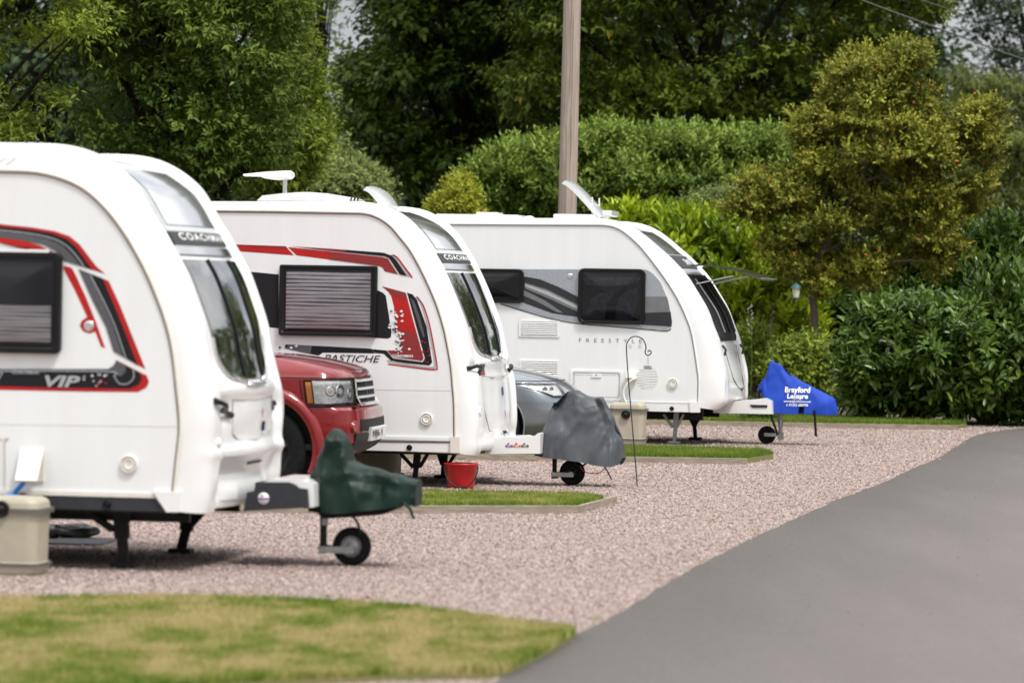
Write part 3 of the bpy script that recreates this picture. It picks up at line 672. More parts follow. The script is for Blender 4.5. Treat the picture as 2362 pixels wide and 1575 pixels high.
a = f1.L(-300, 1150, 0); b = f1.L(358, 1148, 0); d = f1.L(388, 1180, 0)
MB().prism([(-6.1, b.z), (b.x, b.z), (d.x, d.z), (-6.1, d.z)], -.01, .06).build('side_skirt', DKGREY, c1.root)
MB().prism([(-6.1, b.z), (b.x, b.z), (b.x, b.z+.028), (-6.1, b.z+.028)], -.014, .0).build('skirt_trim', CREAM, c1.root)
c1.disc('reflector', 248, 1163, .027, [(0, .022), (.45, .022), (.5, .016), (.8, .016), (.85, .026), (1, .022), (1, .0)], BLACK)
q = f1.P([(355, 1132), (420, 1133), (420, 1180), (386, 1180)], 0)
MB().prism([(p.x, p.z) for p in q], -.03, .05).build('corner_bracket', WHITE, c1.root)
c1.steady((278, 1185), (286, 1300), .35, [((205, 1182), (262, 1222)), ((300, 1182), (284, 1218))], wd=.075)
c1.steady((440, 1180), (418, 1272), 1.85, [((410, 1180), (428, 1215)), ((470, 1178), (437, 1215))], wd=.07)
c1.undercar(-3.2)
# drawbar with grey fairing and jockey wheel
q = f1.P([(570, 1135), (586, 1133), (589, 1112), (665, 1112), (680, 1118), (690, 1127), (708, 1128), (711, 1170), (561, 1179)], .72)
MB().prism([(p.x, p.z) for p in q], .72, 1.5).build('drawbar_fairing', DKGREY, c1.root)
q = f1.P([(610, 1111), (628, 1104), (700, 1106), (726, 1116), (728, 1168), (712, 1170), (709, 1126), (690, 1124), (676, 1114)], .80)
MB().prism([(p.x, p.z) for p in q], .76, 1.46).build('drawbar_cover', WHITE, c1.root)
q = f1.P([(700, 1135), (960, 1140), (960, 1160), (700, 1172)], 1.05)
MB().prism([(p.x, p.z) for p in q], 1.05, 1.15).build('coupling', DKSTEEL, c1.root)
p = f1.L(608, 1149, .72); sk = MB().lathe([(0, -.003), (.037, -.003), (.037, 0)], p+Vector((0, -.002, 0)), 'y', 24).build('sticker', DECALWH, c1.root)
PURP = pmat('purple_ink', (.16, .03, .3), .5)
mobj('sticker_band', [p+Vector((-.036, -.006, -.008)), p+Vector((.036, -.006, -.008)), p+Vector((.036, -.006, .004)), p+Vector((-.036, -.006, .004))], [(0, 1, 2, 3)], PURP, sk)
mobj('sticker_flag', [p+Vector((-.016, -.006, .011)), p+Vector((.0, -.006, .012)), p+Vector((-.004, -.006, .026)), p+Vector((-.016, -.006, .024))], [(0, 1, 2, 3)], RED, sk)
c1.jockey([(746, 1180), (746, 1268), .045], (812, 1255), .124, 1.1, .085+.02)

# ---- caravan 2
f2 = Frame(955, 36.5, 10)
S2 = [(300, 483), (420, 484), (499, 485), (608, 486), (687, 487), (799, 489), (831, 490), (856, 494), (882, 506), (904, 523), (926, 549), (946, 574), (968, 612), (990, 657), (1009, 702), (1025, 753), (1035, 800), (1042, 840), (1046, 882), (1050, 933), (1051, 1004), (1051, 1018)]
A2 = [(380, 476), (560, 476), (700, 477), (850, 477), (933, 477), (958, 480), (984, 486), (1006, 496), (1028, 510), (1051, 531), (1070, 556), (1089, 587), (1105, 616), (1124, 657), (1143, 705), (1159, 753), (1169, 800), (1179, 840), (1187, 869), (1191, 908), (1193, 959), (1191, 997)]
c2 = Caravan(f2, S2, A2, 6, 4, -6.6, 'white caravan in the middle with red and black graphics reading PASTICHE', bulge=.10, ins=.05,
             extra=([(f2.L(1050, 1040, 0).x, .29)], [(f2.L(1190, 1020, 2.1).x, .36), (f2.L(1184, 1030, 2.1).x, .29), (f2.L(1181, 1030, 2.1).x, .28)]))
def feat2(z, ly):
    l = min(ly, Caravan.W-ly); d = 0
    d -= .035*gauss(z, 1.09, .04)*gauss(l, .2, .12)
    d -= .02*gauss(z, .45, .05)*gauss(l, .35, .15)
    d += .025*gauss(z, 1.12, .04)*min(1, max(0, (l-.2)/.2))
    d -= .02*(1 if .48 < z < .98 else gauss(z, .73, .27))*min(1, max(0, (l-.4)/.06))
    return d
c2.feat = [feat2]; c2.body(); coachfront(c2, 0)
grab(c2, 1.085, .05, .34, -.05, .017)
c2.line('locker_seam', [(1.02, .45), (1.0, .8), (1.0, 1.4), (1.02, 1.8), (.7, 1.80), (.5, 1.6), (.46, 1.1), (.5, .62), (.7, .43), (1.02, .45)], .004, GROOVE, .001)
c2.patch('badge', [(1.12-.018*i, .40, .56) for i in range(5)], .008, DECALGRY, .004, 4)
c2.patch('badge', [(1.045-.008*i, .40, .56) for i in range(3)], .009, RED, .0, 4)
c2.patch('sticker', [(.90-.02*i, 1.15, 1.22) for i in range(5)], .010, pmat('blue_ink', (.02, .06, .16), .4), .0, 3)
c2.patch('locker_catch', [(.48-.01*i, 1.15, 1.30) for i in range(3)], .014, BLACK, .01, 3)
c2.patch('marker_light', [(.68-.02*i, 1.26, 1.29) for i in range(4)], .008, RED, .0, 2)
p = c2.pt(c2.uz(.69), .17); MB().lathe([(0, .004), (.028, .006), (.034, .012), (.04, .006), (.043, -.01)], p+Vector((-.005, -.012, 0)), 'x', 18).build('marker_recess', WHITE, c2.root)
c2.decal('stripe', [(400, 556), (547, 564), (659, 568), (678, 589), (557, 580), (400, 572)], 1, RED)
c2.decal('stripe', [(400, 556), (547, 564), (659, 568), (663, 573), (560, 567), (400, 560)], 2, DKRED)
c2.decal('stripe', [(664, 570), (735, 578), (882, 593), (895, 597), (918, 633), (888, 626), (882, 617), (875, 614), (799, 604), (684, 589)], 1, RED)
c2.decal('stripe', [(764, 583), (882, 594), (895, 598), (918, 633), (888, 626), (882, 617), (875, 614), (799, 604), (760, 599)], 2, DKRED)
c2.decal('stripe', [(668, 568), (767, 574), (885, 583), (904, 590), (914, 600), (939, 637), (922, 633), (898, 596), (888, 591.5), (735, 576)], 3, DECALBLK)
c2.decal('stripe', [(668, 568), (767, 574), (800, 577), (790, 582), (735, 576)], 4, DKRED)
c2.strip('pinstripe', [(906, 588), (917, 595), (930, 612), (951, 640)], 3.5, 3, RED)
c2.strip('pinstripe', [(902, 588), (912, 596), (925, 613), (944, 638)], 4.5, 2, DECALLT)
c2.decal('panel_decal', [(400, 612), (580, 627), (643, 633), (643, 757), (580, 750), (400, 730)], 1, DECALBLK)
c2.decal('panel_decal', [(872, 670), (883, 675), (890, 682), (903, 765), (902, 777), (895, 781), (836, 777), (836, 670)], 1, DECALBLK)
c2.decal('stripe', [(881, 660), (936, 675), (977, 826), (974, 832), (907, 823), (893, 808), (922, 808), (924, 790), (918, 770), (914, 750), (910, 730), (909, 708), (901, 678)], 1, RED)
c2.decal('stripe', [(881, 660), (936, 675), (940, 690), (900, 680), (896, 671)], 2, DKRED)
c2.decal('stripe', [(916, 760), (961, 767), (977, 826), (974, 832), (907, 823), (893, 808), (922, 808), (924, 790)], 2, DKRED)
c2.decal('stripe', [(939, 675), (952, 679), (962, 692), (984, 753), (997, 836), (990, 843), (904, 834), (885, 816), (864, 814), (858, 805), (891, 808), (907, 826.5), (975, 835), (980, 826)], 1, DECALBLK)
c2.decal('stripe', [(947, 688), (955, 694), (968, 730), (980, 775), (976, 778), (962, 735)], 2, DECALGRY)
c2.strip('pinstripe', [(959, 684), (972, 703), (985, 745), (996, 795), (1003, 838), (995, 848), (930, 839), (893, 832)], 4.5, 1, DECALLT)
c2.strip('pinstripe', [(962, 684), (977, 706), (990, 746), (1000, 795), (1008, 843), (1003, 852), (960, 848), (895, 839)], 3, 2, RED)
c2.decal('stripe', [(660, 794), (760, 799), (857, 804), (864, 815), (745, 813), (735, 820), (700, 813), (656, 803)], 1, DECALBLK)
c2.decal('stripe', [(660, 794), (720, 797), (716, 815), (700, 813), (656, 803)], 2, DECALGRY)
for i in range(60):
    t = random.random(); x = 908+14*t+random.gauss(0, 1)*6+max(0, random.gauss(0, 14)); y = 715+100*t; r = random.uniform(1.6, 4)
    if x > 962: continue
    c2.decal('diamond', [(x-r*1.2, y), (x, y-r*.9), (x+r*1.2, y), (x, y+r*.9)], 5, random.choice([DECALWH, DECALWH, DECALWH, DECALBLK, DECALGRY]))
for i in range(14):
    x = random.uniform(966, 996); y = random.uniform(780, 836); r = random.uniform(1.4, 3.6)
    c2.decal('diamond', [(x-r*1.2, y), (x, y-r*.9), (x+r*1.2, y), (x, y+r*.9)], 5, RED)
for x, y in ((646, 801), (661, 797), (672, 802), (684, 798)): c2.decal('diamond', [(x-4, y), (x, y-3), (x+4, y), (x, y+3)], 5, DECALBLK if x < 665 else DECALWH)
c2.text('PASTICHE', (747, 820, 878, 833.5), 3, DECALBLK, shear=.3, offset=.004)
c2.text('COACHMAN', (905, 818, 953, 823.5), 7, DECALWH, offset=.03, space=1.1)
c2.window(644, 614, 872, 773, .05, .02, blind=(15, 0), depth=.045, glass=LTINT)
c2.vent(984, 966, .057); c2.joint(f2.L(690, 466, .12).x); c2.strip('panel_seam', [(700, 896), (900, 899), (1045, 901)], 1.3, 1, pmat('seam_grey', (.62, .63, .63), .5), 2)
b = f2.L(1040, 1017, 0); d = f2.L(1040, 1043, 0)
MB().prism([(-6.2, b.z), (b.x, b.z), (b.x, d.z), (-6.2, d.z)], -.01, .06).build('side_skirt', WHITE, c2.root)
MB().prism([(-6.2, b.z+.001), (b.x, b.z+.001), (b.x, b.z+.03), (-6.2, b.z+.03)], -.02, .0).build('skirt_trim', WHITE, c2.root)
c2.strip('skirt_shadow_gap', [(400, 1012), (1040, 1020)], 2.2, 9, DKGREY, 2)
c2.disc('reflector', 945, 1032, .026, [(0, .022), (.45, .022), (.5, .016), (.8, .016), (.85, .026), (1, .022), (1, .0)], BLACK)
q = f2.P([(1040, 1007), (1061, 1007), (1061, 1044), (1040, 1044)], 0)
MB().prism([(p.x, p.z) for p in q], -.03, .05).build('corner_bracket', CREAM, c2.root)
c2.steady((964, 1045), (956, 1112), .35, [((925, 1047), (954, 1078)), ((986, 1047), (968, 1078))], wd=.05)
c2.steady((1026, 1045), (1022, 1106), 1.85, [((1012, 1047), (1020, 1072)), ((1050, 1047), (1033, 1072))], wd=.05)
c2.undercar(-3.4)
q = f2.P([(1125, 1010), (1190, 1008), (1198, 1010), (1228, 1010), (1240, 999), (1246, 1000), (1246, 1046), (1118, 1047)], .75)
MB().prism([(p.x, p.z) for p in q], .75, 1.47).build('drawbar_cover', WHITE, c2.root)
q = f2.P([(1240, 1025), (1400, 1030), (1400, 1042), (1240, 1044)], 1.05)
MB().prism([(p.x, p.z) for p in q], 1.05, 1.15).build('coupling', DKSTEEL, c2.root)
for i, (yr, m) in enumerate((('2019', PURP), ('2020', pmat('orange_ink', (.75, .12, .04), .5)), ('2021', pmat('green_ink', (.01, .06, .03), .5)))):
    x = 1166+18.3*i; v = f2.P([(x, 1031), (x+17, 1031), (x+17, 1026), (x, 1026)], .75)
    for p_ in v: p_.y -= .003
    st = mobj('sticker', v, [(0, 1, 2, 3)], m, c2.root)
    uv, fs = text_geo(yr, offset=.02); A_, B_ = v[0], v[2]
    mobj('lettering', [(A_.x+(B_.x-A_.x)*(.25+.5*u), A_.y-.002, A_.z+(B_.z-A_.z)*(.1+.8*w)) for u, w in uv], fs, DECALWH, st)
    v = f2.P([(x+4, 1025), (x+9, 1025), (x+8, 1021), (x+4, 1022)], .75)
    for p_ in v: p_.y -= .003
    mobj('sticker_flag', v, [(0, 1, 2, 3)], RED, st)
c2.jockey([(1279, 1056), (1279, 1098), .043], (1320, 1090), .118, 1.1, .10, .065, rim=False)
# roof things: aerial, rooflight, open hatch
rt = empty('aerial', (0, 0, 0)); rt.parent = c2.root
p = f2.L(657, 463, .75); q_ = f2.L(657, 412, .75); q_.x = p.x
MB().tube([p-Vector((0, 0, .05)), q_], .021, 12).build('mast', ALU, rt)
MB().tube([p-Vector((0, 0, .05)), p+Vector((0, 0, .012))], .045, 12).build('mast_foot', BLACK, rt)
q = f2.P([(566, 402), (610, 397), (655, 394), (671, 394), (675, 398), (675, 409), (670, 414), (640, 416), (612, 412), (603, 408), (566, 407)], .75)
ar = [[(p_.x+(0 if k == 0 else 0), .75-dy, zc+(p_.z-zc)*sc) for p_ in q] for k, (dy, sc) in enumerate(((.09, .35), (.075, .85), (.03, 1), (-.03, 1), (-.075, .85), (-.09, .35))) for zc in (f2.L(640, 405, .75).z,)]
MB().loft(ar, smooth=False, capA=True, capB=True).build('antenna_head', WHITE, rt)
q = f2.P([(618, 466), (627, 453), (671, 448), (716, 445), (760, 448), (792, 453), (824, 458), (834, 467)], 1.0)
rl = MB().loft([[(p_.x, y_, q[0].z+(p_.z-q[0].z)*k) for p_ in q] for y_, k in ((.55, .55), (.62, .95), (.9, 1.05), (1.2, .95), (1.27, .5))], smooth=True, capA=True, capB=True, closed=True).build('rooflight', pmat('rooflight_acrylic', (.66, .62, .61), .3, var=.1), c2.root)
for x in (812, 820, 828):
    p = f2.L(x, 460, .6); MB().box(p+Vector((0, -.04, 0)), (.012, .02, .03), Matrix.Rotation(radians(25), 3, 'Y')).build('rooflight_catch', BLACK, rl)
def hatch(c, pts, ly0, ly1, th, mat, name='roof_hatch', bow=.03):
    q = catmull([(p.x, p.z) for p in c.fr.P(pts, ly0)], 4); rings = []
    for k in range(9):
        t = k/8; y = ly0+(ly1-ly0)*t; bz = bow*(1-(2*t-1)**2)
        up = [(p[0]+.0, y, p[1]+bz) for p in q]; dn = [(p[0]-th*.7, y, p[1]+bz-th*.7) for p in reversed(q)]
        rings.append(up+dn)
    return MB().loft(rings, smooth=False, capA=True, capB=True).build(name, mat, c.root)
ACRY = pmat('grey_white_acrylic', (.62, .64, .64), .2, coat=.6, var=.08)
hatch(c2, [(845, 431), (858, 437), (872, 452), (889, 476)], .75, 1.4, .045, ACRY, bow=.015)

# ---- caravan 3
f3 = Frame(1548, 48.0, 11); f3g[0] = f3
S3 = [(900, 515), (1034, 516), (1204, 517), (1360, 518), (1391, 518), (1412, 521), (1435, 531), (1459, 550), (1483, 574), (1510, 608), (1537, 645), (1561, 683), (1578, 717), (1595, 761), (1605, 815), (1610, 850), (1613, 875), (1612, 923), (1611, 932)]
A3 = [(1000, 509), (1150, 510), (1300, 511), (1400, 511), (1435, 511), (1459, 513), (1486, 518), (1517, 531), (1544, 550), (1571, 573), (1592, 591), (1612, 611), (1636, 638), (1656, 669), (1680, 710), (1694, 747), (1707, 781), (1716, 819), (1723, 850), (1727, 880), (1726, 905), (1723, 920)]
c3 = Caravan(f3, S3, A3, 4, 4, -6.4, 'white caravan farthest back with silver and grey panel graphic and its front window propped open', bulge=.10, ins=.045,
             extra=([(f3.L(1610, 950, 0).x, .425)], [(f3.L(1712, 945, 2.1).x, .45), (f3.L(1704, 945, 2.1).x, .42), (f3.L(1700, 945, 2.1).x, .41)]))
def feat3(z, ly):
    l = min(ly, Caravan.W-ly); d = 0
    d -= .02*gauss(z, .68, .1)*gauss(l, .18, .07)
    d -= .03*(1 if .7 < z < 1.25 else gauss(z, 1., .28))*min(1, max(0, (l-.35)/.1))
    return d
c3.feat = [feat3]; c3.body()
c3.patch('front_panel', [(2.5-.06*i, .38, W-.38) for i in range(9)], .004, DECALLT)
c3.patch('skylight', [(2.56-.03*i, .44, W-.46) for i in range(10)], .010, SKYGL)
c3.patch('name_strip', [(2.27-.025*i, .36, W-.44) for i in range(7)], .014, DKGREY, .01)
c3.fronttext('SWIFT', 2.155, 2.225, .90, 1.50, .019, DECALWH, offset=.02, space=1.1)
rows = [(2.04-.03*i, .38+.003*i, W-.44-.006*i) for i in range(27)]
c3.patch('front_opening_dark', rows, .012, BLACKIN, .01, cols=16)  # black patch on the shell, painted shade of the open window
for ly, m in ((.55, ALU), (.9, BLACK), (1.3, DKGREY), (1.62, BLACK)): c3.line('window_bar', [(1.98-.045*i, ly+.01*i) for i in range(15)], .012, m, .022)
for rws in ([(r_[0], .36, .41) for r_ in rows], [(r_[0], W-.62, W-.55) for r_ in rows]): c3.patch('window_surround', rws, .022, BLACK, .01, cols=2)
lid = catmull([(p.x, p.z) for p in f3.P([(1594, 613), (1625, 612), (1665, 617), (1700, 625), (1735, 637), (1757, 645)], .45)], 4)
rings = []
for k in range(9):
    t = k/8; y = .42+1.36*t; bx = .10*(1-(2*t-1)**2)
    up = [(p[0]+bx*(i/len(lid)), y, p[1]+.012) for i, p in enumerate(lid)]; dn = [(p[0]+bx*(i/len(lid)), y, p[1]-.008) for i, p in reversed(list(enumerate(lid)))]
    rings.append(up+dn)
fw = MB().loft(rings, smooth=True, capA=True, capB=True).build('front_window', DGLASSB, c3.root)
for ly in (.5, 1.72):
    a = f3.L(1606, 655, ly) if ly < 1 else Vector((f3.L(1606, 655, .5).x, ly, f3.L(1606, 655, .5).z)); b = Vector((f3.L(1692, 636, .5).x, ly, f3.L(1692, 636, .5).z))
    MB().tube([a, b], .009, 6).build('window_stay', ALU, fw)
for ly in (.34, W-.34):
    u = c3.uz(1.10); P = [c3.pt(c3.uz(1.19-.03*i), ly)+c3.nrm(c3.uz(1.19-.03*i), ly)*(.02+.03*(1-abs(i-2)/2)) for i in range(5)]
    MB().tube(P, .014, 6).build('grab_handle', DKGREY, c3.root)
c3.line('locker_seam', [(1.2, .60), (1.0, .62), (.8, .70), (.68, .85), (.64, 1.1), (.68, 1.38), (.8, 1.52), (1.0, 1.60), (1.2, 1.62)], .006, DKGREY, .001)
c3.patch('badge', [(1.12-.02*i, 1.27, 1.31) for i in range(4)], .007, BLACK, 0, 2)
c3.patch('badge', [(.93-.02*i, 1.30, 1.32) for i in range(3)], .007, RED, 0, 2)
c3.patch('locker_catch', [(.66-.01*i, 1.05, 1.18) for i in range(3)], .010, BLACK, .008, 3)
GR1 = pmat('graphic_silver', (.40, .43, .46), .35, metal=.3, var=.3, vscale=55.); GR2 = pmat('graphic_mid', (.17, .175, .18), .35, var=.2); GR3 = pmat('graphic_dark', (.032, .032, .035), .45, spec=.25, var=.2)
c3.decal('panel_decal', [(1060, 621), (1211, 621), (1490, 622), (1498, 626), (1507, 632), (1524, 652), (1541, 693), (1550, 741), (1549, 754), (1537, 761), (1490, 757), (1340, 745), (1272, 733), (1204, 714), (1170, 704), (1146, 696), (1060, 660)], 1, GR1)
c3.decal('panel_decal', [(1211, 638), (1245, 644), (1289, 662), (1332, 684), (1400, 700), (1400, 740), (1332, 731), (1272, 722), (1204, 697), (1120, 660)], 2, GR3)
c3.decal('stripe', [(1211, 652), (1260, 667), (1332, 702), (1332, 719), (1265, 688), (1211, 665)], 3, GR2)
c3.decal('stripe', [(1211, 655), (1262, 672), (1332, 706), (1332, 713), (1262, 680), (1211, 660)], 4, DECALLT)
c3.decal('stripe', [(1206, 668), (1255, 692), (1300, 722), (1285, 720), (1240, 696), (1204, 680)], 3, GR2)
c3.decal('stripe', [(1480, 684), (1538, 684), (1541, 693), (1546, 718), (1480, 722)], 2, GR2)
c3.decal('stripe', [(1480, 722), (1547, 719), (1550, 741), (1549, 753), (1480, 749)], 3, GR3)
c3.strip('pinstripe', [(1155, 701), (1204, 716), (1272, 735), (1340, 747), (1400, 752), (1490, 759.5), (1535, 763), (1548, 758)], 2.5, 3, GR3)
c3.disc('emblem', 1315, 637, .034, [(0, .008), (.6, .01), (.95, .006), (1, 0)], CHROME)
c3.window(1060, 621, 1209, 697, .045, .06, glass=TINT, depth=.04)
c3.window(1333, 621, 1490, 746, .05, .07, glass=TINT, depth=.045)
# faint interior seen through the near window
for pts in ([(1352, 736), (1362, 690), (1385, 676), (1420, 676), (1400, 700), (1395, 738)], [(1420, 738), (1424, 690), (1445, 672), (1470, 664), (1472, 690), (1460, 738)], [(1345, 640), (1478, 640), (1470, 654), (1400, 662), (1350, 656)]):
    v = f3.P(pts, 0)
    for p_ in v: p_.y = -.015
    mobj('curtain', v, [tuple(range(len(v)))], pmat('curtain_cloth', (.15, .145, .165), .9, var=.5, vscale=20.), c3.root)
for (x0, y0, x1, y1) in ((1197, 740, 1291, 776), (1198, 832, 1291, 870)):
    a = f3.L(x0, y1, 0); b = f3.L(x1, y0, 0); r_ = MB()
    r_.box(((a.x+b.x)/2, -.006, b.z-.008), (b.x-a.x, .012, .016)).box(((a.x+b.x)/2, -.006, a.z+.008), (b.x-a.x, .012, .016))
    r_.box((a.x+.012, -.006, (a.z+b.z)/2), (.024, .0125, b.z-a.z)).box((b.x-.012, -.006, (a.z+b.z)/2), (.024, .0125, b.z-a.z))
    g_ = r_.build('fridge_vent', WHITE, c3.root); m_ = MB(); nsl = 7
    for i in range(nsl):
        z = a.z+.02+(b.z-a.z-.04)*(i+.5)/nsl; m_.box(((a.x+b.x)/2, -.006, z), (b.x-a.x-.045, .016, .012), Matrix.Rotation(radians(-25), 3, 'X'))
    m_.build('slats', WHITE, g_)
    mobj('vent_recess', [(a.x+.02, -.0016, a.z+.01), (b.x-.02, -.0016, a.z+.01), (b.x-.02, -.0016, b.z-.01), (a.x+.02, -.0016, b.z-.01)], [(0, 1, 2, 3)], DECALGRY, g_)
SOFTGREY = pmat('pale_grey_trim', (.52, .53, .53), .5)
a = f3.L(1314, 922, 0); b = f3.L(1437, 854, 0)
ld = MB().loft([[(p_[0], y_, p_[1]) for p_ in rrect(a.x+i, a.z+i, b.x-i, b.z-i, .03)] for i, y_ in ((0, 0), (.004, -.012), (.03, -.012), (.034, -.004))], smooth=False).build('service_door', WHITE, c3.root)
pp = [(p_[0], -.008, p_[1]) for p_ in rrect(a.x+.055, a.z+.045, b.x-.055, b.z-.045, .015)]; mobj('door_panel', pp, [tuple(range(len(pp)))], SIDE, ld)
c3.strip('door_groove', [(1324, 914), (1324, 864), (1428, 865), (1428, 916), (1324, 914)], 1.2, 6, SOFTGREY, 1)
MB().box(((a.x+b.x)/2, -.012, b.z-.07), (.12, .012, .05), None, .004).build('door_latch', WHITE, ld)
MB().box(((a.x+b.x)/2, -.019, b.z-.06), (.012, .004, .012)).build('keyhole', BLACK, ld)
c3.text('FREESTYLE', (1336, 782.5, 1481, 788.5), 3, DECALGRY, offset=-.012, space=2.1)
c3.text('SE', (1450, 795, 1481, 802), 3, SOFTGREY, offset=-.004, space=2.3)
c3.vent(1552, 884, .062)
a = f3.L(1447, 884, 0); b = f3.L(1470, 857, 0)
MB().box(((a.x+b.x)/2, -.05, (a.z+b.z)/2+.02), (b.x-a.x, .10, .09), Matrix.Rotation(radians(-20), 3, 'X'), .006).build('water_socket', CREAM, c3.root)
b = f3.L(1615, 929, 0); d = f3.L(1615, 951, 0)
MB().prism([(-6.2, b.z), (b.x, b.z), (b.x, d.z), (-6.2, d.z)], -.012, .06).build('side_skirt', WHITE, c3.root)
c3.strip('skirt_gap', [(1100, 921), (1590, 930)], 1.6, 9, SOFTGREY, 2)
c3.disc('reflector', 1550, 942, .026, [(0, .022), (.4, .022), (.5, .016), (.8, .016), (.85, .026), (1, .022), (1, .0)], BLACK)
q = f3.P([(1591, 926), (1614, 928), (1613, 951), (1593, 951)], 0)
MB().prism([(p.x, p.z) for p in q], -.03, .05).build('corner_bracket', WHITE, c3.root)
c3.steady((1561, 955), (1555, 1020), .35, [((1531, 955), (1551, 985)), ((1577, 955), (1562, 985))], STEEL, .05)
c3.steady((1600, 957), (1604, 1008), 1.85, [((1587, 957), (1598, 978)), ((1619, 957), (1605, 978))], DKSTEEL, .05)
c3.undercar(-3.3)
q = f3.P([(1645, 928), (1712, 924), (1740, 921), (1766, 918), (1780, 925), (1782, 955), (1645, 952)], .78)
MB().prism([(p.x, p.z) for p in q], .78, 1.44).build('drawbar_cover', WHITE, c3.root)
q = f3.P([(1729, 933), (1770, 934), (1770, 940), (1735, 940)], .777)
MB().prism([(p.x, p.z) for p in q], .772, .775).build('cover_slot', DKGREY, c3.root)
c3.jockey([(1800, 957), (1800, 1010), .05], (1769, 1003), .108, 1.1, .115, .06, rim=False, postmat=STEEL)
# roof: long panel, dome, hatch base, open hatch
for (x0, x1, y0, y1, l0, l1, nm) in ((1005, 1196, 496, 508, .5, 1.1, 'roof_panel'), (1098, 1148, 490, 497, .6, .95, 'roof_vent'), (1276, 1380, 495, 508, .75, 1.45, 'hatch_base')):
    a = f3.L(x0, y1, l0); b = f3.L(x1, y0, l0); MB().box(((a.x+b.x)/2, (l0+l1)/2, (a.z+b.z)/2), (b.x-a.x, l1-l0, b.z-a.z), None, .012).build(nm, WHITE, c3.root)
p = f3.L(1221, 507, .8); MB().lathe([(.07, 0), (.065, .025), (.03, .045), (0, .048)], p, 'z', 16).build('roof_dome', WHITE, c3.root)
hatch(c3, [(1302, 417), (1318, 426), (1350, 458), (1386, 499)], .75, 1.35, .05, ACRY, bow=.015)
for y in (.85, 1.35):
    MB().tube([Vector((f3.L(1366, 498, .85).x, y, f3.L(1366, 498, .85).z)), Vector((f3.L(1366, 455, .85).x, y, f3.L(1366, 455, .85).z))], .01, 6).build('hatch_stay', CREAM, c3.root)
MB().box(f3.L(1398, 492, .8)+Vector((0, .3, 0)), (.12, .5, .07), None, .01).build('hatch_hinge', ACRY, c3.root)

# ------------------------------------------------------------------ draped covers
def cover(name, fr, top, bot, ly, wb, wt, mat, label, seed, wr=.012, flat=.55, lowdark=None, tprof=None):
    T = [fr.L(a, b, ly) for a, b in top]; B = [fr.L(a, b, ly) for a, b in bot]
    tx = np.array([p.x for p in T]); tz = np.array([p.z for p in T]); bx = np.array([p.x for p in B]); bz = np.array([p.z for p in B])
    X0 = max(tx.min(), bx.min()); X1 = min(tx.max(), bx.max()); N = 110; M = 60
    root = fr; R = empty(name, fr.O+fr.ex*((X0+X1)/2)+fr.ey*ly, -fr.psi); R.location.z = 0; ox = (X0+X1)/2
    zmax = tz.max(); zmin = bz.min()
    def surf(x, q):           # q 0..1 from near hem over the ridge to the far hem
        zt = np.interp(x, tx, tz); zb = np.interp(x, bx, bz)+.005*noise.noise(Vector((x*7+seed, 2.0 if q < .5 else 6.0, 0))); a = q*pi
        k = sin(a)**flat if sin(a) > 0 else 0; z = zb+(zt-zb)*k
        h = (z-zmin)/(zmax-zmin); w = wb+(wt-wb)*h**1.1
        e = min((x-X0), (X1-x))/(.10); e = min(1, max(.25, e))**.5
        y = -np.sign(cos(a))*abs(cos(a))**.6*w*e
        n1 = noise.fractal(Vector((x*3.2+seed, y*2.5, z*4.5)), 1., 2.1, 3); n2 = abs(noise.noise(Vector((x*5+z*3.5+seed, z*2-x*3, y+seed))))
        rid = lambda th, f, o: max(0, 1-4.2*abs(noise.noise(Vector(((x*cos(th)+z*sin(th))*f+o, (z*cos(th)-x*sin(th))*f*.28, seed+y*.6)))))
        d = wr*(1.3*n1-.5+1.5*rid(.5, 3.2, seed)+1.2*rid(-.7, 3.8, seed+4)+.9*rid(1.5, 2.8, seed+9)-1.1*rid(-.2, 3.0, seed+13))*(.25+.75*sin(a)**.6 if sin(a) > 0 else .25)
        y += (-1 if q < .5 else 1)*d; z += d*.35*sin(a)
        return Vector((x-ox, y, z))
    rings = [[surf(X0+(X1-X0)*i/N, j/M) for j in range(M+1)] for i in range(N+1)]
    mb = MB().loft(rings, closed=False)
    for rg in (rings[0], rings[-1]): mb.add(rg, [tuple(range(len(rg)))], False)
    mb.build('fabric', mat, R, weld=True)
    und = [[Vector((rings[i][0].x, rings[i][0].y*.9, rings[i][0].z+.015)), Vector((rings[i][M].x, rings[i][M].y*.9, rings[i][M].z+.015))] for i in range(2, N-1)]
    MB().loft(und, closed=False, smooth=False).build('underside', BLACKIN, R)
    tag(R, label, 'drawbar cover'); return R, surf, ox
top = [(719, 1120), (721, 1085), (735, 1056), (751, 1036), (764, 1007), (773, 994), (787, 998), (798, 1011), (804, 1027), (808, 1050), (811, 1073), (829, 1078), (862, 1083), (896, 1087), (925, 1098), (950, 1111), (967, 1116)]
bot = [(719, 1178), (760, 1180), (807, 1180), (860, 1174), (907, 1168), (941, 1162), (967, 1166)]
gc, gs, gox = cover('hitch_cover', f1, top, bot, 1.1, .22, .10, GREENCOV, 'dark green vinyl cover with a raised hood over the hitch of the nearest caravan', 3.1, .046)
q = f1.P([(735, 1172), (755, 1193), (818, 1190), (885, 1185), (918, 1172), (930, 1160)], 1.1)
MB().prism([(p.x-gox, p.z) for p in q], -.14, .14).build('hitch_shade_block', BLACKIN, gc)  # black solid standing in for the shade below the cover
def gtube(root, fr, ox, pts, ly, r, mat, name='strap', n=6):
    P = [fr.L(a, b, ly) for a, b in pts]; return MB().tube([Vector(tuple(p)) for p in catmull([(p.x-ox, ly-1.1, p.z) for p in P], 5)], r, n).build(name, mat, root)
gtube(gc, f1, gox, [(808, 1185), (822, 1200), (829, 1218), (832, 1230)], .98, .008, GREENCOV, 'tie_cord')
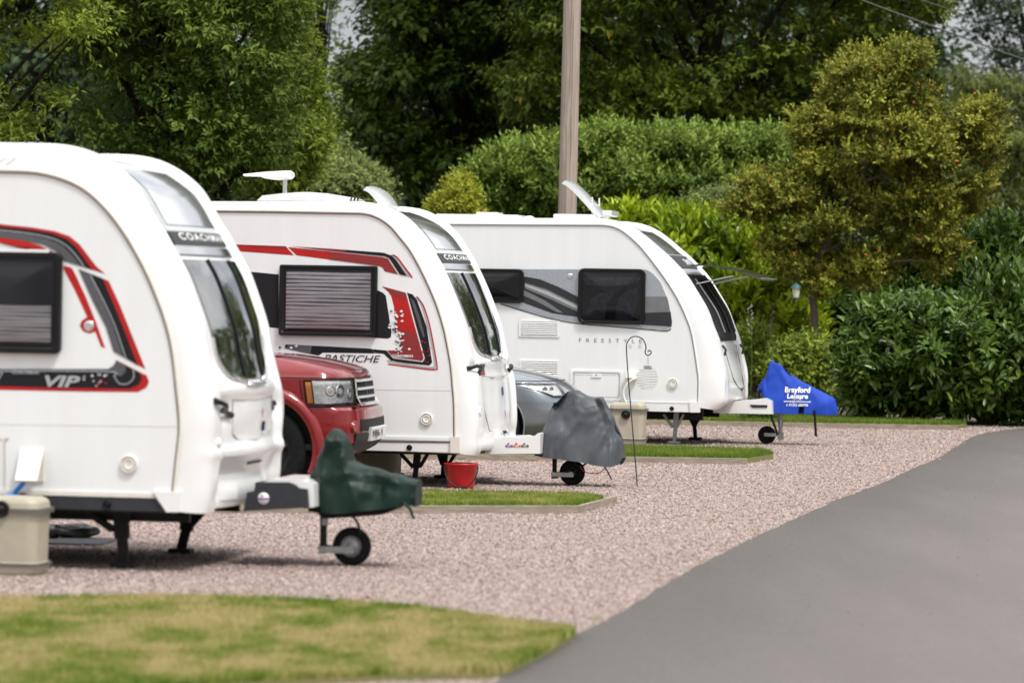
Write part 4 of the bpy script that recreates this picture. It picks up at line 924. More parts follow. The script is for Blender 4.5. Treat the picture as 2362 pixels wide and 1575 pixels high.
gtube(gc, f1, gox, [(930, 1160), (945, 1172), (952, 1190), (956, 1196)], .90, .010, GREENCOV, 'tie_cord')
top = [(1238, 1046), (1247, 1005), (1262, 974), (1268, 946), (1278, 930), (1293, 915), (1309, 902), (1326, 898), (1349, 911), (1370, 919), (1390, 924), (1402, 938), (1416, 964), (1428, 989), (1437, 1010), (1440, 1035)]
bot = [(1238, 1050), (1296, 1056), (1352, 1064), (1390, 1072), (1418, 1075), (1432, 1070), (1440, 1055)]
gr, grs, grox = cover('hitch_cover', f2, top, bot, 1.1, .27, .07, GREYCOV, 'creased shiny grey vinyl cover draped over the hitch of the middle caravan', 7.7, .038, .6)
gtube(gr, f2, grox, [(1392, 1072), (1400, 1084), (1406, 1096), (1411, 1106)], .90, .006, BLACK)
gtube(gr, f2, grox, [(1322, 1060), (1330, 1071), (1345, 1073), (1358, 1063)], 1.0, .009, BLACK, 'cable')
gtube(gr, f2, grox, [(1338, 1074), (1345, 1085), (1362, 1091), (1382, 1090), (1395, 1080)], 1.0, .004, REDWIRE, 'breakaway_cable')
top = [(1747, 898), (1760, 876), (1770, 862), (1775, 836), (1778, 830), (1790, 837), (1802, 843), (1824, 862), (1852, 882), (1888, 899), (1927, 918), (1931, 940)]
bot = [(1747, 899), (1765, 912), (1768, 930), (1769, 950), (1829, 954), (1900, 955), (1931, 956)]
bc, bs, box_ = cover('hitch_cover', f3, top, bot, 1.1, .20, .05, BLUECOV, 'bright blue cover lettered in white over the hitch of the farthest caravan', 1.3, .012, .45)
def covertext(txt, box, **kw):
    uv, fs = text_geo(txt, **kw); a = f3.L(box[0], box[3], .9); b = f3.L(box[2], box[1], .9); vs = []
    for u, w in uv:
        x = a.x+(b.x-a.x)*u; z = a.z+(b.z-a.z)*w; lo, hi = 0.0, .5
        for _ in range(18):
            m = (lo+hi)/2; p = bs(x, m)
            if p.z < z: lo = m
            else: hi = m
        p = bs(x, lo); vs.append((p.x, p.y-.008, z))
    mobj('lettering', vs, fs, DECALWH, bc)
covertext('Brayford', (1809, 893, 1867, 909), offset=.035); covertext('Leisure', (1815, 908, 1863, 919), offset=.035)
covertext('EST. 1976', (1829, 920, 1848, 922.5)); covertext('www.brayfordleisure.co.uk', (1807, 924, 1870, 928.5), offset=.02); covertext('t: 01522 686996', (1813, 931, 1864, 936.5), offset=.02)
gtube(bc, f3, box_, [(1777, 943), (1779, 960), (1788, 985), (1794, 1003)], .88, .015, BLACK); gtube(bc, f3, box_, [(1878, 946), (1880, 970), (1882, 1006)], .88, .015, BLACK)
gtube(bc, f3, box_, [(1749, 925), (1750, 905), (1753, 898)], .98, .02, BLACK, 'handle')

# ------------------------------------------------------------------ tanks, bucket, bag, hose
def tank(px, py, w, d, h, rz, label, cap=None):
    g0 = gnd(px, py); R = empty('waste_tank', g0, rz); tag(R, label, 'waste tank', 'beige waste water tanks beside the caravans')
    lv = [(0, .90), (.02, .96), (.10*h, .98), (.13*h, 1.0), (.16*h, .985), (.17*h, .94), (.5*h, .95), (.78*h, .97), (.80*h, 1.0)]
    rg = [[(p[0], p[1], z) for p in rrect(-w/2*k, -d/2*k, w/2*k, d/2*k, .07)] for z, k in lv]
    MB().loft(rg, smooth=False, capA=True, capB=True).build('tank_body', BEIGE, R)
    rg = [[(p[0], p[1], z) for p in rrect(-w/2*k, -d/2*k, w/2*k, d/2*k, .07)] for z, k in ((.80*h, 1.0), (.80*h, 1.06), (.86*h, 1.06), (.86*h, 1.0))]
    MB().loft(rg, smooth=False, capA=True, capB=True).build('tank_rim', BEIGEDK, R)
    rg = [[(p[0], p[1], z) for p in rrect(-w/2*k, -d/2*k, w/2*k, d/2*k, .06)] for z, k in ((.861*h, .97), (.93*h, .95), (.97*h, .9), (1.0*h, .8))]
    MB().loft(rg, smooth=False, capA=True, capB=True).build('tank_lid', BEIGE, R)
    rg = [[(p[0], p[1], z) for p in rrect(-w/2*k, -d/2*k, w/2*k, d/2*k, .07)] for z, k in ((.12*h, .99), (.12*h, 1.03), (.16*h, 1.03), (.16*h, .99))]
    MB().loft(rg, smooth=False, capA=True, capB=True).build('tank_band', BEIGEDK, R)
    if cap: MB().lathe([(0, -.03), (.018, -.032), (.022, -.02), (.040, -.02), (.045, -.03), (.052, -.025), (.052, .02)], (cap[0], -d/2*.97, cap[1]), 'y', 20).build('cap', BLACK, R)
    return R
tank(12, 1322, .50, .36, .47, radians(-9), 'beige waste water tank at the left edge beside the nearest caravan', (.02, .40))
tank(862, 1108, .50, .36, .46, radians(-10), 'beige waste water tank half hidden behind the red car and green cover')
t3 = tank(1448, 1026, .42, .36, .50, radians(-11), 'beige waste water tank beside the farthest caravan, behind the garden hook', (.0, .36))
# blue waste hose from tank 1
hp = [(56, 1108), (48, 1120), (38, 1130), (32, 1142)]
P = [f1.L(a, b, -.10) for a, b in hp]; P = [f1.O+f1.ex*p.x+f1.ey*p.y+Vector((0, 0, p.z)) for p in P]
hR = empty('water_hose', (P[-1].x, P[-1].y, 0)); tag(hR, 'short bright blue hose from the socket flap down to the tank', 'hose')
MB().tube([Vector(tuple(p))-hR.location for p in catmull([tuple(p) for p in P], 5)], .016, 10).build('hose', BLUE, hR)
e = P[-1]-hR.location; MB().tube([e+Vector((-.05, 0, -.005)), e+Vector((.035, 0, -.005))], .018, 10).build('elbow', BLUE, hR)
MB().tube([e+Vector((.035, 0, -.005)), e+Vector((.07, 0, -.005))], .022, 10).build('coupler', BLACK, hR)
P = [(1470, 872), (1455, 878), (1444, 890), (1438, 905), (1441, 922), (1447, 930)]
P = [f3.L(a, b, -.12) for a, b in P]; P = [f3.O+f3.ex*p.x+f3.ey*p.y+Vector((0, 0, p.z)) for p in P]
hR = empty('water_hose', (P[-1].x, P[-1].y, 0)); tag(hR, 'thin white hose curving from the farthest caravan to its tank', 'hose')
MB().tube([Vector(tuple(p))-hR.location for p in catmull([tuple(p) for p in P], 6)], .014, 8).build('hose', CREAM, hR)
e = P[-1]-hR.location; MB().tube([e+Vector((-.10, 0, 0)), e+Vector((.0, 0, 0))], .02, 8).build('pump', BLACK, hR); MB().tube([e, e+Vector((.06, 0, 0))], .021, 8).build('coupler', BLUE, hR)
# bucket
g0 = gnd(1063, 1126); R = empty('bucket', g0, 0); tag(R, 'red plastic bucket with a black handle under the middle caravan', 'bucket')
MB().lathe([(0, .005), (.112, .005), (.115, 0), (.118, .02), (.148, .21), (.156, .212), (.156, .228), (.146, .228), (.142, .20), (.112, .02), (0, .02)], (0, 0, 0), 'z', 32).build('bucket_body', REDPL, R)
MB().tube([(.152*cos(a), -.06-.10*sin(a)*.9, .205-.19*sin(a)) for a in [pi*i/16 for i in range(17)]], .006, 6).build('handle', BLACK, R)
MB().tube([(-.05, -.155, .02), (.02, -.155, .018)], .011, 8).build('grip', BLACK, R)
# bag and mat under caravan 1
g0 = gnd(165, 1242); R = empty('bag', g0, radians(5)); tag(R, 'crumpled black bag lying under the nearest caravan behind the tank', 'bag')
bm = bmesh.new(); bmesh.ops.create_uvsphere(bm, u_segments=28, v_segments=16, radius=1)
for v in bm.verts:
    q = v.co; n_ = noise.fractal(q*2.1+Vector((4, 1, 0)), 1, 2, 4); s_ = lambda t: math.copysign(abs(t)**.55, t)
    v.co = Vector((s_(q.x)*.17, s_(q.y)*.14, s_(q.z)*.045))*(1+.38*n_)+Vector((0, 0, .055))
me = bpy.data.meshes.new('bag_body'); bm.to_mesh(me); bm.free(); me.polygons.foreach_set('use_smooth', [True]*len(me.polygons)); me.materials.append(pmat('black_bag', (.02, .02, .022), .3, bump=.4, bscale=15.)); link(bpy.data.objects.new('bag_body', me), R)
g0 = gnd(170, 1252); R = empty('ground_mat', g0, radians(-8)); tag(R, 'flat dark grey mat on the gravel under the nearest caravan', 'mat')
MB().box((.03, .1, .008), (.42, .7, .012), None, .003).build('mat_sheet', pmat('woven_mat', (.05, .052, .058), .8, bump=.4, bscale=200.), R)

# ------------------------------------------------------------------ garden hook and hanging spiral
Yh = 37.4; b0 = gnd(1470, 1122); Yh = b0.y
hook = [(1470, 1124), (1466, 1070), (1460, 1000), (1455, 940), (1451, 895), (1447, 840), (1445, 800), (1449, 786), (1457, 778), (1469, 776), (1481, 781), (1488, 792), (1490, 804), (1488, 813), (1493, 819), (1500, 817), (1502, 811), (1497, 808), (1494, 812)]
IRON = pmat('black_iron', (.02, .022, .03), .5)
R = empty('garden_hook', b0, 0); tag(R, 'thin black shepherd crook pole stuck in the gravel before the farthest caravan', 'garden hook')
MB().tube([Vector(tuple(p)) for p in catmull([tuple(atY(a, b, Yh)-b0) for a, b in hook], 5)], .0055, 6).build('crook', IRON, R)
h0 = atY(1494.5, 820, Yh); R = empty('wire_spiral', h0, 0); tag(R, 'wire spiral ornament hanging from the garden hook', 'ornament')
cz = lambda y: (atY(1494, y, Yh)-h0)
mb = MB()
for dx in (-.008, .012): mb.tube([cz(818)+Vector((dx*.3, 0, 0)), cz(846)+Vector((dx, 0, 0))], .0012, 4)
mb.build('cord', IRON, R)
m = MB()
for k in range(3): m.lathe([(0, -.003), (.038, -.003), (.038, .003), (0, .003)], cz(845+2.6*k), 'z', 18)
m.build('cap_disc', IRON, R)
z0, z1 = cz(851).z, cz(899).z; P = []
for i in range(240):
    t = i/239; r = .1*sin(pi*(.18+.72*t))**.6; a = 2*pi*8*t; P.append((r*cos(a), r*sin(a), z0+(z1-z0)*t))
MB().tube(P, .0014, 4).build('spiral', pmat('wire', (.20, .19, .19), .4, metal=.6), R)

# ------------------------------------------------------------------ cars
class Car:
    def __init__(s, name, px, Y, psi, W, L, levels, D, n, label, paint):
        s.fr = Frame(px, Y, psi); s.W = W; s.L = L; s.lv = levels; s.D = D; s.nn = n; s.root = empty(name, s.fr.O, -s.fr.psi); s.paint = paint
        tag(s.root, label, 'car')
    def par(s, z):
        a = np.array(s.lv); return [float(np.interp(z, a[:, 0], a[:, k])) for k in (1, 2, 3)]
    def pt(s, z, t):
        """t 0 at the nose centre, positive towards our side; beyond pi/2 straight down the flank"""
        xf, w, xb = s.par(z); sg = -1 if t >= 0 else 1; t = abs(t); e = 2/s.nn
        if t <= pi/2: y = w*sin(t)**e; x = xf-s.D*(1-cos(t)**e if cos(t) > 0 else 1)
        else: y = w; x = xf-s.D-(t-pi/2)
        return Vector((x, s.W/2+sg*y, z))
    def ring(s, z):
        xf, w, xb = s.par(z); e = 2/s.nn; out = []
        N = 16
        for i in range(-N, N+1): out.append(s.pt(z, i/N*pi/2))
        Db = min(s.D, .3)
        mids = 8; x0 = xf-s.D; x1 = xb+Db
        for i in range(1, mids+1): out.append(Vector((x0+(x1-x0)*i/mids, s.W/2-w, z)))
        for i in range(1, 2*N): t = pi/2-i/(2*N)*pi; y = w*math.copysign(abs(sin(t))**e, sin(t)); out.append(Vector((xb+Db*(1-abs(cos(t))**e), s.W/2-y, z)))
        for i in range(mids, 0, -1): out.append(Vector((x0+(x1-x0)*i/mids, s.W/2+w, z)))
        return out
    def body(s, wheels, wr, name='body'):
        zs = [l[0] for l in s.lv]; Z = []
        for a, b in zip(zs, zs[1:]):
            k = max(1, int((b-a)/.03)); Z += [a+(b-a)*i/k for i in range(k)]
        Z.append(zs[-1]); rings = [s.ring(z) for z in Z]
        o = MB().loft(rings, closed=True, smooth=True, capA=True, capB=True).build(name, s.paint, s.root, weld=True)
        cut = MB()
        for x in wheels: cut.tube([(x, -.2, wr[2]), (x, .34, wr[2])], wr[1], 36).tube([(x, s.W-.34, wr[2]), (x, s.W+.2, wr[2])], wr[1], 36)
        co_ = cut.build('cut', BLACKIN, s.root, weld=True); md = o.modifiers.new('b', 'BOOLEAN'); md.object = co_; md.operation = 'DIFFERENCE'; md.solver = 'EXACT'
        bpy.context.view_layer.update()
        me = bpy.data.meshes.new_from_object(o.evaluated_get(bpy.context.evaluated_depsgraph_get())); o.modifiers.clear(); o.data = me
        if len(me.polygons): me.polygons.foreach_set('use_smooth', [True]*len(me.polygons))
        md = o.modifiers.new('es', 'EDGE_SPLIT'); md.split_angle = radians(32)
        bpy.data.objects.remove(co_)
        for x in wheels:
            for y in (.12, s.W-.12):
                sg = -1 if y < 1 else 1; c = Vector((x, y, wr[0]+.003)); r = wr[0]; rt = empty('wheel', (0, 0, 0)); rt.parent = s.root
                MB().lathe([(r*.62, -.10*1), (r*.86, -.118), (r*.96, -.105), (r, -.07), (r, .07), (r*.96, .105), (r*.86, .118), (r*.62, .10)], c, 'y', 40).build('tyre', RUBBER, rt)
                MB().lathe([(0, sg*.03), (r*.1, sg*.05), (r*.16, sg*.03), (r*.5, sg*.02), (r*.58, sg*.085), (r*.64, sg*.10)], c, 'y', 40).build('rim', pmat('dark_alloy', (.05, .05, .055), .35, metal=.7), rt)
                m = MB()
                for k in range(5):
                    a = 2*pi*k/5+.3; m.box(c+Vector((cos(a)*r*.34, sg*.07, sin(a)*r*.34)), (r*.56, .03, r*.14), Matrix.Rotation(-a, 3, 'Y'), .006)
                m.build('spokes', pmat('dark_alloy', (.05, .05, .055), .35, metal=.7), rt)
                MB().tube([(x, y+sg*.0, c.z), (x, y-sg*.2, c.z)], wr[1]*.98, 24, True).build('wheel_well', BLACKIN, rt)
    def patch(s, name, rows, off, mat, cols=14, parent=None, flat=False):
        rings = []
        for z, a, b in rows:
            rg = []
            for k in range(cols+1):
                t = a+(b-a)*k/cols; p = s.pt(z, t); d = (s.pt(z, t+.02)-s.pt(z, t-.02)); n_ = Vector((-d.y, d.x, 0)); n_.normalize()
                if n_.dot(p-Vector((-1.5, s.W/2, z))) < 0: n_ = -n_
                rg.append(p+n_*off)
            rings.append(rg)
        mb = MB().loft(rings, closed=False, smooth=not flat)
        rim = rings[0]+[r_[-1] for r_ in rings[1:]]+rings[-1][-2::-1]+[r_[0] for r_ in rings[-2:0:-1]]
        cx = Vector((-1.0, s.W/2, 0)); inn = []
        for p in rim:
            d = cx-p; d.z = 0; d.normalize(); inn.append(p+d*(abs(off)+.015))
        mb.loft([rim, inn], closed=True, smooth=False)
        return mb.build(name, mat, parent or s.root)
    def edge(s, name, pts, r, mat, off=0, n=5):
        P = []
        for z, t in pts:
            p = s.pt(z, t); d = (s.pt(z, t+.02)-s.pt(z, t-.02)); n_ = Vector((-d.y, d.x, 0)).normalized()
            if n_.dot(p-Vector((-1.5, s.W/2, z))) < 0: n_ = -n_
            P.append(p+n_*off)
        return MB().tube(P, r, n).build(name, mat, s.root)
    def flare(s, x, zc, r0, r1, th, mat, a0=-25, a1=205):
        for y, sg in ((s.W/2-s.par(.6)[1], -1), (s.W/2+s.par(.6)[1], 1)):
            rg = []
            for i in range(33):
                a = radians(a0+(a1-a0)*i/32); c_, s_ = cos(a), sin(a)
                rg.append([(x+c_*r0, y+sg*(-.05), zc+s_*r0), (x+c_*r0, y+sg*th, zc+s_*r0), (x+c_*(r0+r1)/2, y+sg*th*1.05, zc+s_*(r0+r1)/2), (x+c_*r1, y+sg*th*.35, zc+s_*r1), (x+c_*r1, y-sg*.03, zc+s_*r1)])
            MB().loft(rg, closed=False).build('wheel_arch', mat, s.root)
    def glasshouse(s, zg0, zg1, t0, t1, panes):
        for a, b in panes:
            for sg in (1, -1): s.patch('side_window', [(zg0+(zg1-zg0)*i/6, sg*(a+(t0*i/6)), sg*b) for i in range(7)], .006, DGLASS, 6)
        s.patch('windscreen', [(zg0+(zg1-zg0)*i/6, -1.15, 1.15) for i in range(7)], .006, DGLASS, 12)

# red four wheel drive
lv = [(.30, -.30, .84, -4.70), (.38, -.10, .90, -4.76), (.46, -.02, .945, -4.80), (.60, 0, .955, -4.82), (.74, -.015, .955, -4.82), (.765, -.05, .95, -4.82), (.79, -.10, .945, -4.8), (.90, -.115, .945, -4.8), (1.0, -.13, .945, -4.8), (1.015, -.12, .93, -4.8),
      (1.05, -.135, .915, -4.79), (1.08, -.17, .90, -4.79), (1.11, -.25, .87, -4.78), (1.15, -.42, .82, -4.77), (1.19, -.75, .78, -4.76), (1.21, -1.18, .78, -4.75), (1.26, -1.25, .80, -4.75), (1.5, -1.52, .76, -4.72), (1.72, -1.78, .71, -4.68), (1.80, -1.90, .69, -4.66), (1.87, -2.1, .64, -4.6), (1.885, -2.4, .5, -4.5)]
rc = Car('parked_car', 836, 34.3, 6.5, 1.91, 4.83, lv, .30, 3.0, 'red four wheel drive car parked between the two nearest caravans, nose showing', CARRED)
rc.body((-.84, -3.72), (.381, .435, .40)); rc.glasshouse(1.28, 1.72, 0, 0, ((pi/2+.1, pi/2+.85), (pi/2+.95, pi/2+1.75), (pi/2+1.85, pi/2+2.7)))
for x in (-.84, -3.72): rc.flare(x, .40, .437, .54, .028, CARRED)
H0, H1 = .44, pi/2+.06
hl = rc.patch('headlight', [(.785+.212*i/6, H0+.03*(1 if i in (0, 6) else 0), H1) for i in range(7)], .010, BLACK)
rc.patch('headlight_bowl', [(.795+.192*i/8, H0+.10-.04*sin(pi*i/8), H1-.065) for i in range(9)], .014, LAMPGL, 18, parent=hl)
rc.patch('indicator', [(.80+.175*i/4, H1-.055, H1-.01) for i in range(5)], .016, AMBER, 3, parent=hl)
for tt, rr_ in ((.66, .052), (.98, .06), (1.25, .045)):
    p = rc.pt(.90 if tt > .7 else .87, tt); d = (rc.pt(.9, tt+.02)-rc.pt(.9, tt-.02)); n_ = Vector((-d.y, d.x, 0)).normalized(); n_ = n_ if n_.x > 0 or n_.y < 0 else -n_
    MB().tube([p+n_*.012, p+n_*.020, p+n_*.022], [rr_, rr_, rr_*.8], 20).build('reflector_ring', CHROME, hl)
    MB().tube([p+n_*.018, p+n_*.026], [rr_*.55, rr_*.4], 16).build('bulb_lens', pmat('lens_white', (.8, .84, .86), .08, coat=1.), hl)
rc.patch('headlight_lens', [(.788+.206*i/6, H0+.02, H1-.005) for i in range(7)], .034, CLEAR, 16, parent=hl)
gp = .40
gr_ = rc.patch('grille', [(.775+.225*i/6, -gp, gp) for i in range(7)], .008, BLACK, 16)
for z in (.985, .915, .845, .785): rc.patch('grille_bar', [(z-.011, -gp, gp), (z-.008, -gp, gp), (z+.008, -gp, gp), (z+.011, -gp, gp)], .035, CHROME, 18, parent=gr_)
for k in range(17):
    t = -gp+.02+(2*gp-.04)*k/16; rc.patch('grille_mesh', [(.79+.20*i/3, t-.006, t+.006) for i in range(4)], .024, DKGREY, 2, parent=gr_)
for sg in (1, -1): rc.patch('grille_surround', [(.772+.232*i/3, sg*gp, sg*(gp+.05)) for i in range(4)], .030, CHROME, 3, parent=gr_)
rc.edge('panel_gap', [(1.008, t*.1) for t in range(-16, 17)]+[(1.008, 1.6+.1*i) for i in range(1, 12)], .006, BLACKIN, .001)
rc.edge('panel_gap', [(.768, .45+.1*i) for i in range(0, 15)], .006, BLACKIN, .001)
rc.edge('panel_gap', [(.77+.03*i, pi/2+.10) for i in range(0, 9)], .005, BLACKIN, .001)
rc.patch('lower_intake', [(.56+.10*i/3, -.62, .62) for i in range(4)], .006, BLACKIN, 12)
rc.patch('lower_bumper', [(.31+.23*i/5, -.80+.04*i*0, .80) for i in range(6)], .014, DKGREY, 18)
rc.patch('side_bumper', [(.40+.05*i/2, .78, pi/2+.12) for i in range(3)], .012, DKGREY, 8)
pl = rc.patch('number_plate', [(.47+.115*i/2, -.30, .30) for i in range(3)], .035, pmat('plate_white', (.78, .78, .76), .4), 6)
uv, fs = text_geo('NJ61', offset=.02)
vs = []
for u, w in uv: p = rc.pt(.53, .25-.30*u); vs.append((p.x+.042, p.y, .485+.08*w))
mobj('lettering', vs, fs, DECALBLK, pl)
uv, fs = text_geo('DISCOVERY', offset=.02, space=1.4); vs = []
for u, w in uv: t = .36-.72*u; z = 1.045+.035*w; p = rc.pt(z, t); vs.append((p.x+.006, p.y, z))
mobj('lettering', vs, fs, DECALBLK, rc.root)
for sg in (1, -1):
    p = rc.pt(.595, sg*.86); d = (rc.pt(.6, sg*.86+.02)-rc.pt(.6, sg*.86-.02)); n_ = Vector((-d.y, d.x, 0)).normalized(); n_ = n_ if n_.x > 0 else -n_
    MB().tube([p-n_*.02, p+n_*.006, p+n_*.012, p+n_*.004], [.055, .056, .045, .042], 20, True).build('fog_lamp', CARRED, rc.root)
    MB().tube([p+n_*.006, p+n_*.0135], [.040, .036], 20, True).build('fog_lens', pmat('fog_lens', (.25, .03, .03), .15, coat=1.), rc.root)
p = rc.pt(.75, .75); MB().tube([p+Vector((0, 0, .0)), p+Vector((.0, 0, .022))], .02, 10).build('washer_jet', BLACK, rc.root)

# grey saloon
lv = [(.20, -.28, .80, -4.25), (.26, -.12, .86, -4.3), (.36, -.04, .90, -4.33), (.50, 0, .91, -4.35), (.62, -.03, .915, -4.35), (.70, -.09, .915, -4.34), (.76, -.16, .91, -4.33), (.80, -.22, .895, -4.32), (.84, -.30, .87, -4.32), (.88, -.42, .83, -4.3), (.92, -.6, .79, -4.3), (.96, -.82, .76, -4.28), (.99, -1.05, .76, -4.27),
      (1.02, -1.2, .76, -4.25), (1.2, -1.6, .68, -4.1), (1.35, -1.95, .61, -3.95), (1.43, -2.2, .54, -3.7), (1.455, -2.5, .4, -3.4)]
gcar = Car('parked_car', 1322, 43.2, 10, 1.82, 4.35, lv, .45, 2.6, 'blue grey car parked between the middle and farthest caravans', CARGREY)
gcar.body((-.88, -3.5), (.325, .37, .335)); gcar.glasshouse(1.04, 1.35, 0, 0, ((pi/2+.15, pi/2+1.0), (pi/2+1.1, pi/2+1.9)))
hl = gcar.patch('headlight', [(.66+.14*i/6, .62-.03*i, .98+.30*(i/6)**.7+.42*(i/6)**2.2) for i in range(7)], .006, BLACK)
gcar.patch('headlight_bowl', [(.675+.105*i/6, .68-.02*i, .94+.26*(i/6)**.7+.36*(i/6)**2.2) for i in range(7)], .010, LAMPGL, 16, parent=hl)
for tt in (.85, 1.03):
    p = gcar.pt(.735, tt); d = (gcar.pt(.735, tt+.02)-gcar.pt(.735, tt-.02)); n_ = Vector((-d.y, d.x, 0)).normalized(); n_ = n_ if n_.x > 0 else -n_
    MB().tube([p+n_*.008, p+n_*.016], [.035, .03], 16).build('projector_lens', DGLASS, hl)
gcar.patch('headlight_lens', [(.662+.138*i/6, .62-.03*i, .98+.30*(i/6)**.7+.42*(i/6)**2.2) for i in range(7)], .028, CLEAR, 14, parent=hl)
gcar.edge('panel_gap', [(.822, t*.1) for t in range(-14, 17)]+[(.825+.006*i, 1.6+.1*i) for i in range(1, 12)], .005, BLACKIN, .001)
gcar.edge('light_strip', [(.808, 1.0+.08*i) for i in range(1, 10)], .0035, CHROME, .004)
gcar.patch('grille', [(.55+.13*i/3, -.5, .5) for i in range(4)], .008, BLACK, 12)
gcar.patch('air_curtain', [(.32+.28*i/6, .78-.0*i, .92+.02*i) for i in range(7)], .010, BLACK, 5)
gcar.patch('air_curtain_edge', [(.30+.05*i/2, .70, .98) for i in range(3)], .010, BLACK, 5)
gcar.patch('lower_intake', [(.28+.16*i/3, -.6, .6) for i in range(4)], .008, BLACKIN, 12)
for x in (-.88, -3.5): gcar.flare(x, .335, .369, .385, .004, CARGREY, -15, 195)

# ------------------------------------------------------------------ pole, wires
R = empty('utility_pole', (atY(1308, 680, 56).x, 56, 0)); tag(R, 'tall weathered grey brown timber utility pole behind the farthest caravan', 'utility pole')
base = atY(1307, 560, 56); topp = atY(1327, -300, 56); dv = (topp-base); P = [base+dv*t-R.location for t in (-.9, -.4, 0, .3, .6, 1.0)]
for p in P: p.z = max(p.z, 0)
P[0] = base+dv*(-(base.z)/dv.z)-R.location; P[1] = P[0].lerp(P[2], .5)
o = MB().tube(P, [.135, .132, .128, .124, .12, .112], 24).build('pole_shaft', WOODPOLE, R)
for v in o.data.vertices:
    a = math.atan2(v.co.y, v.co.x)
m = MB()
for dx, h0_, h1_ in ((-.035, 2.2, 4.1), (.02, 3.3, 5.6), (-.01, 4.4, 6.3)):
    Q = []
    for i in range(14):
        z = h0_+(h1_-h0_)*i/13; t = (z-P[0].z)/(P[-1].z-P[0].z); c_ = P[0].lerp(P[-1], t); r = .135-.02*t; x = dx+.006*noise.noise(Vector((z*3, dx, 0))); Q.append(c_+Vector((x, -sqrt(r*r-x*x)+.001, 0)))
    m.tube(Q, [.0005]+[.0025]*12+[.0005], 4)
m.build('drying_crack', pmat('crack', (.03, .025, .02), .9), R)
WIRE = pmat('cable', (.10, .10, .09), .6)
for pts, lab, r in (([(1327, -245, 56), (1700, -112, 60), (1990, 2, 64), (2180, 72, 66), (2362, 138, 68), (2700, 250, 72)], 'overhead cable running from the pole down to the right, the lower one', .013), ([(1327, -275, 56), (1850, -90, 62), (2130, 2, 66), (2362, 82, 70), (2700, 190, 74)], 'thinner upper overhead cable crossing the top right corner', .007)):
    P = [atY(*q) for q in pts]; o = MB().tube([Vector(tuple(p)) for p in catmull([tuple(p) for p in P], 6)], r, 5).build('overhead_cable', WIRE); tag(o, lab, 'cable')

# ------------------------------------------------------------------ vegetation
def unit(v): return v/(np.linalg.norm(v, axis=-1, keepdims=True)+1e-9)
def make_leaves(C, Rr, n, size, aspect, rng_, squash=.8, up=.5, droop=.5, shell=.55, fold=.2, six=False, nl=8, grow=.35, stem=None, dome=.85):
    """twigs growing out of clump centres C (m,3) of radii Rr (m,); every twig carries nl leaves"""
    ns = max(2, n//nl); m = len(C); idx = np.repeat(np.arange(m), ns); S = len(idx)
    d = rng_.normal(size=(S, 3)); d[:, 2] = np.where(rng_.random(S) < dome, np.abs(d[:, 2])*.9, d[:, 2]); d = unit(d)
    start = C[idx]+d*(Rr[idx]*rng_.uniform(.35, .85, S))[:, None]*np.array([1, 1, squash])
    sd = unit(d+np.array([0, 0, grow])+rng_.normal(size=(S, 3))*.35)
    ln = (stem if stem is not None else 3.2*size)*rng_.uniform(.6, 1.35, S)
    si = np.repeat(np.arange(S), nl); j = np.tile(np.arange(nl), S); t = (j+.6)/nl; N = len(si)
    rdir = rng_.normal(size=(N, 3)); rdir = unit(rdir-sd[si]*(rdir*sd[si]).sum(1)[:, None])
    pos = start[si]+sd[si]*(ln[si]*t)[:, None]-np.array([0, 0, 1])*(ln[si]*t*t*.25*max(droop, 0))[:, None]
    a = unit(sd[si]*(.35+.8*t[:, None]**2)+rdir*.85-np.array([0, 0, droop*.6])+rng_.normal(size=(N, 3))*.15)
    nn = np.array([0, 0, up])+sd[si]*.5+d[si]*.35+rng_.normal(size=(N, 3))*.35; nn = unit(nn-a*(nn*a).sum(1)[:, None]); b = np.cross(nn, a)
    L = size*rng_.uniform(.7, 1.2, N)*(1.1-.35*t); Wd = L*aspect
    base = pos; tip = pos+a*L[:, None]-np.array([0, 0, 1])*(L*.14*max(droop, .2))[:, None]
    if not six:
        mid = pos+a*(L*.5)[:, None]; l = mid+b*(Wd/2)[:, None]+nn*(Wd*fold)[:, None]; r = mid-b*(Wd/2)[:, None]+nn*(Wd*fold)[:, None]
        V = np.stack([base, l, tip, r], 1).reshape(-1, 3); k = 4*np.arange(N)[:, None]
        T = np.stack([k+np.array([[0, 2, 1]]), k+np.array([[0, 3, 2]])], 1).reshape(-1, 3); per = 2
    else:
        q1 = pos+a*(L*.28)[:, None]; q2 = pos+a*(L*.7)[:, None]; up1 = nn*(Wd*fold)[:, None]
        V = np.stack([base, q1+b*(Wd*.45)[:, None]+up1, q2+b*(Wd*.42)[:, None]+up1, tip, q2-b*(Wd*.42)[:, None]+up1, q1-b*(Wd*.45)[:, None]+up1], 1).reshape(-1, 3); k = 6*np.arange(N)[:, None]
        T = np.stack([k+np.array([[0, 2, 1]]), k+np.array([[0, 3, 2]]), k+np.array([[0, 4, 3]]), k+np.array([[0, 5, 4]])], 1).reshape(-1, 3); per = 4
    tw = rng_.normal(0, .10, S)
    return V, T, idx[si], N, per, tw[si]+.16*(t-.5)
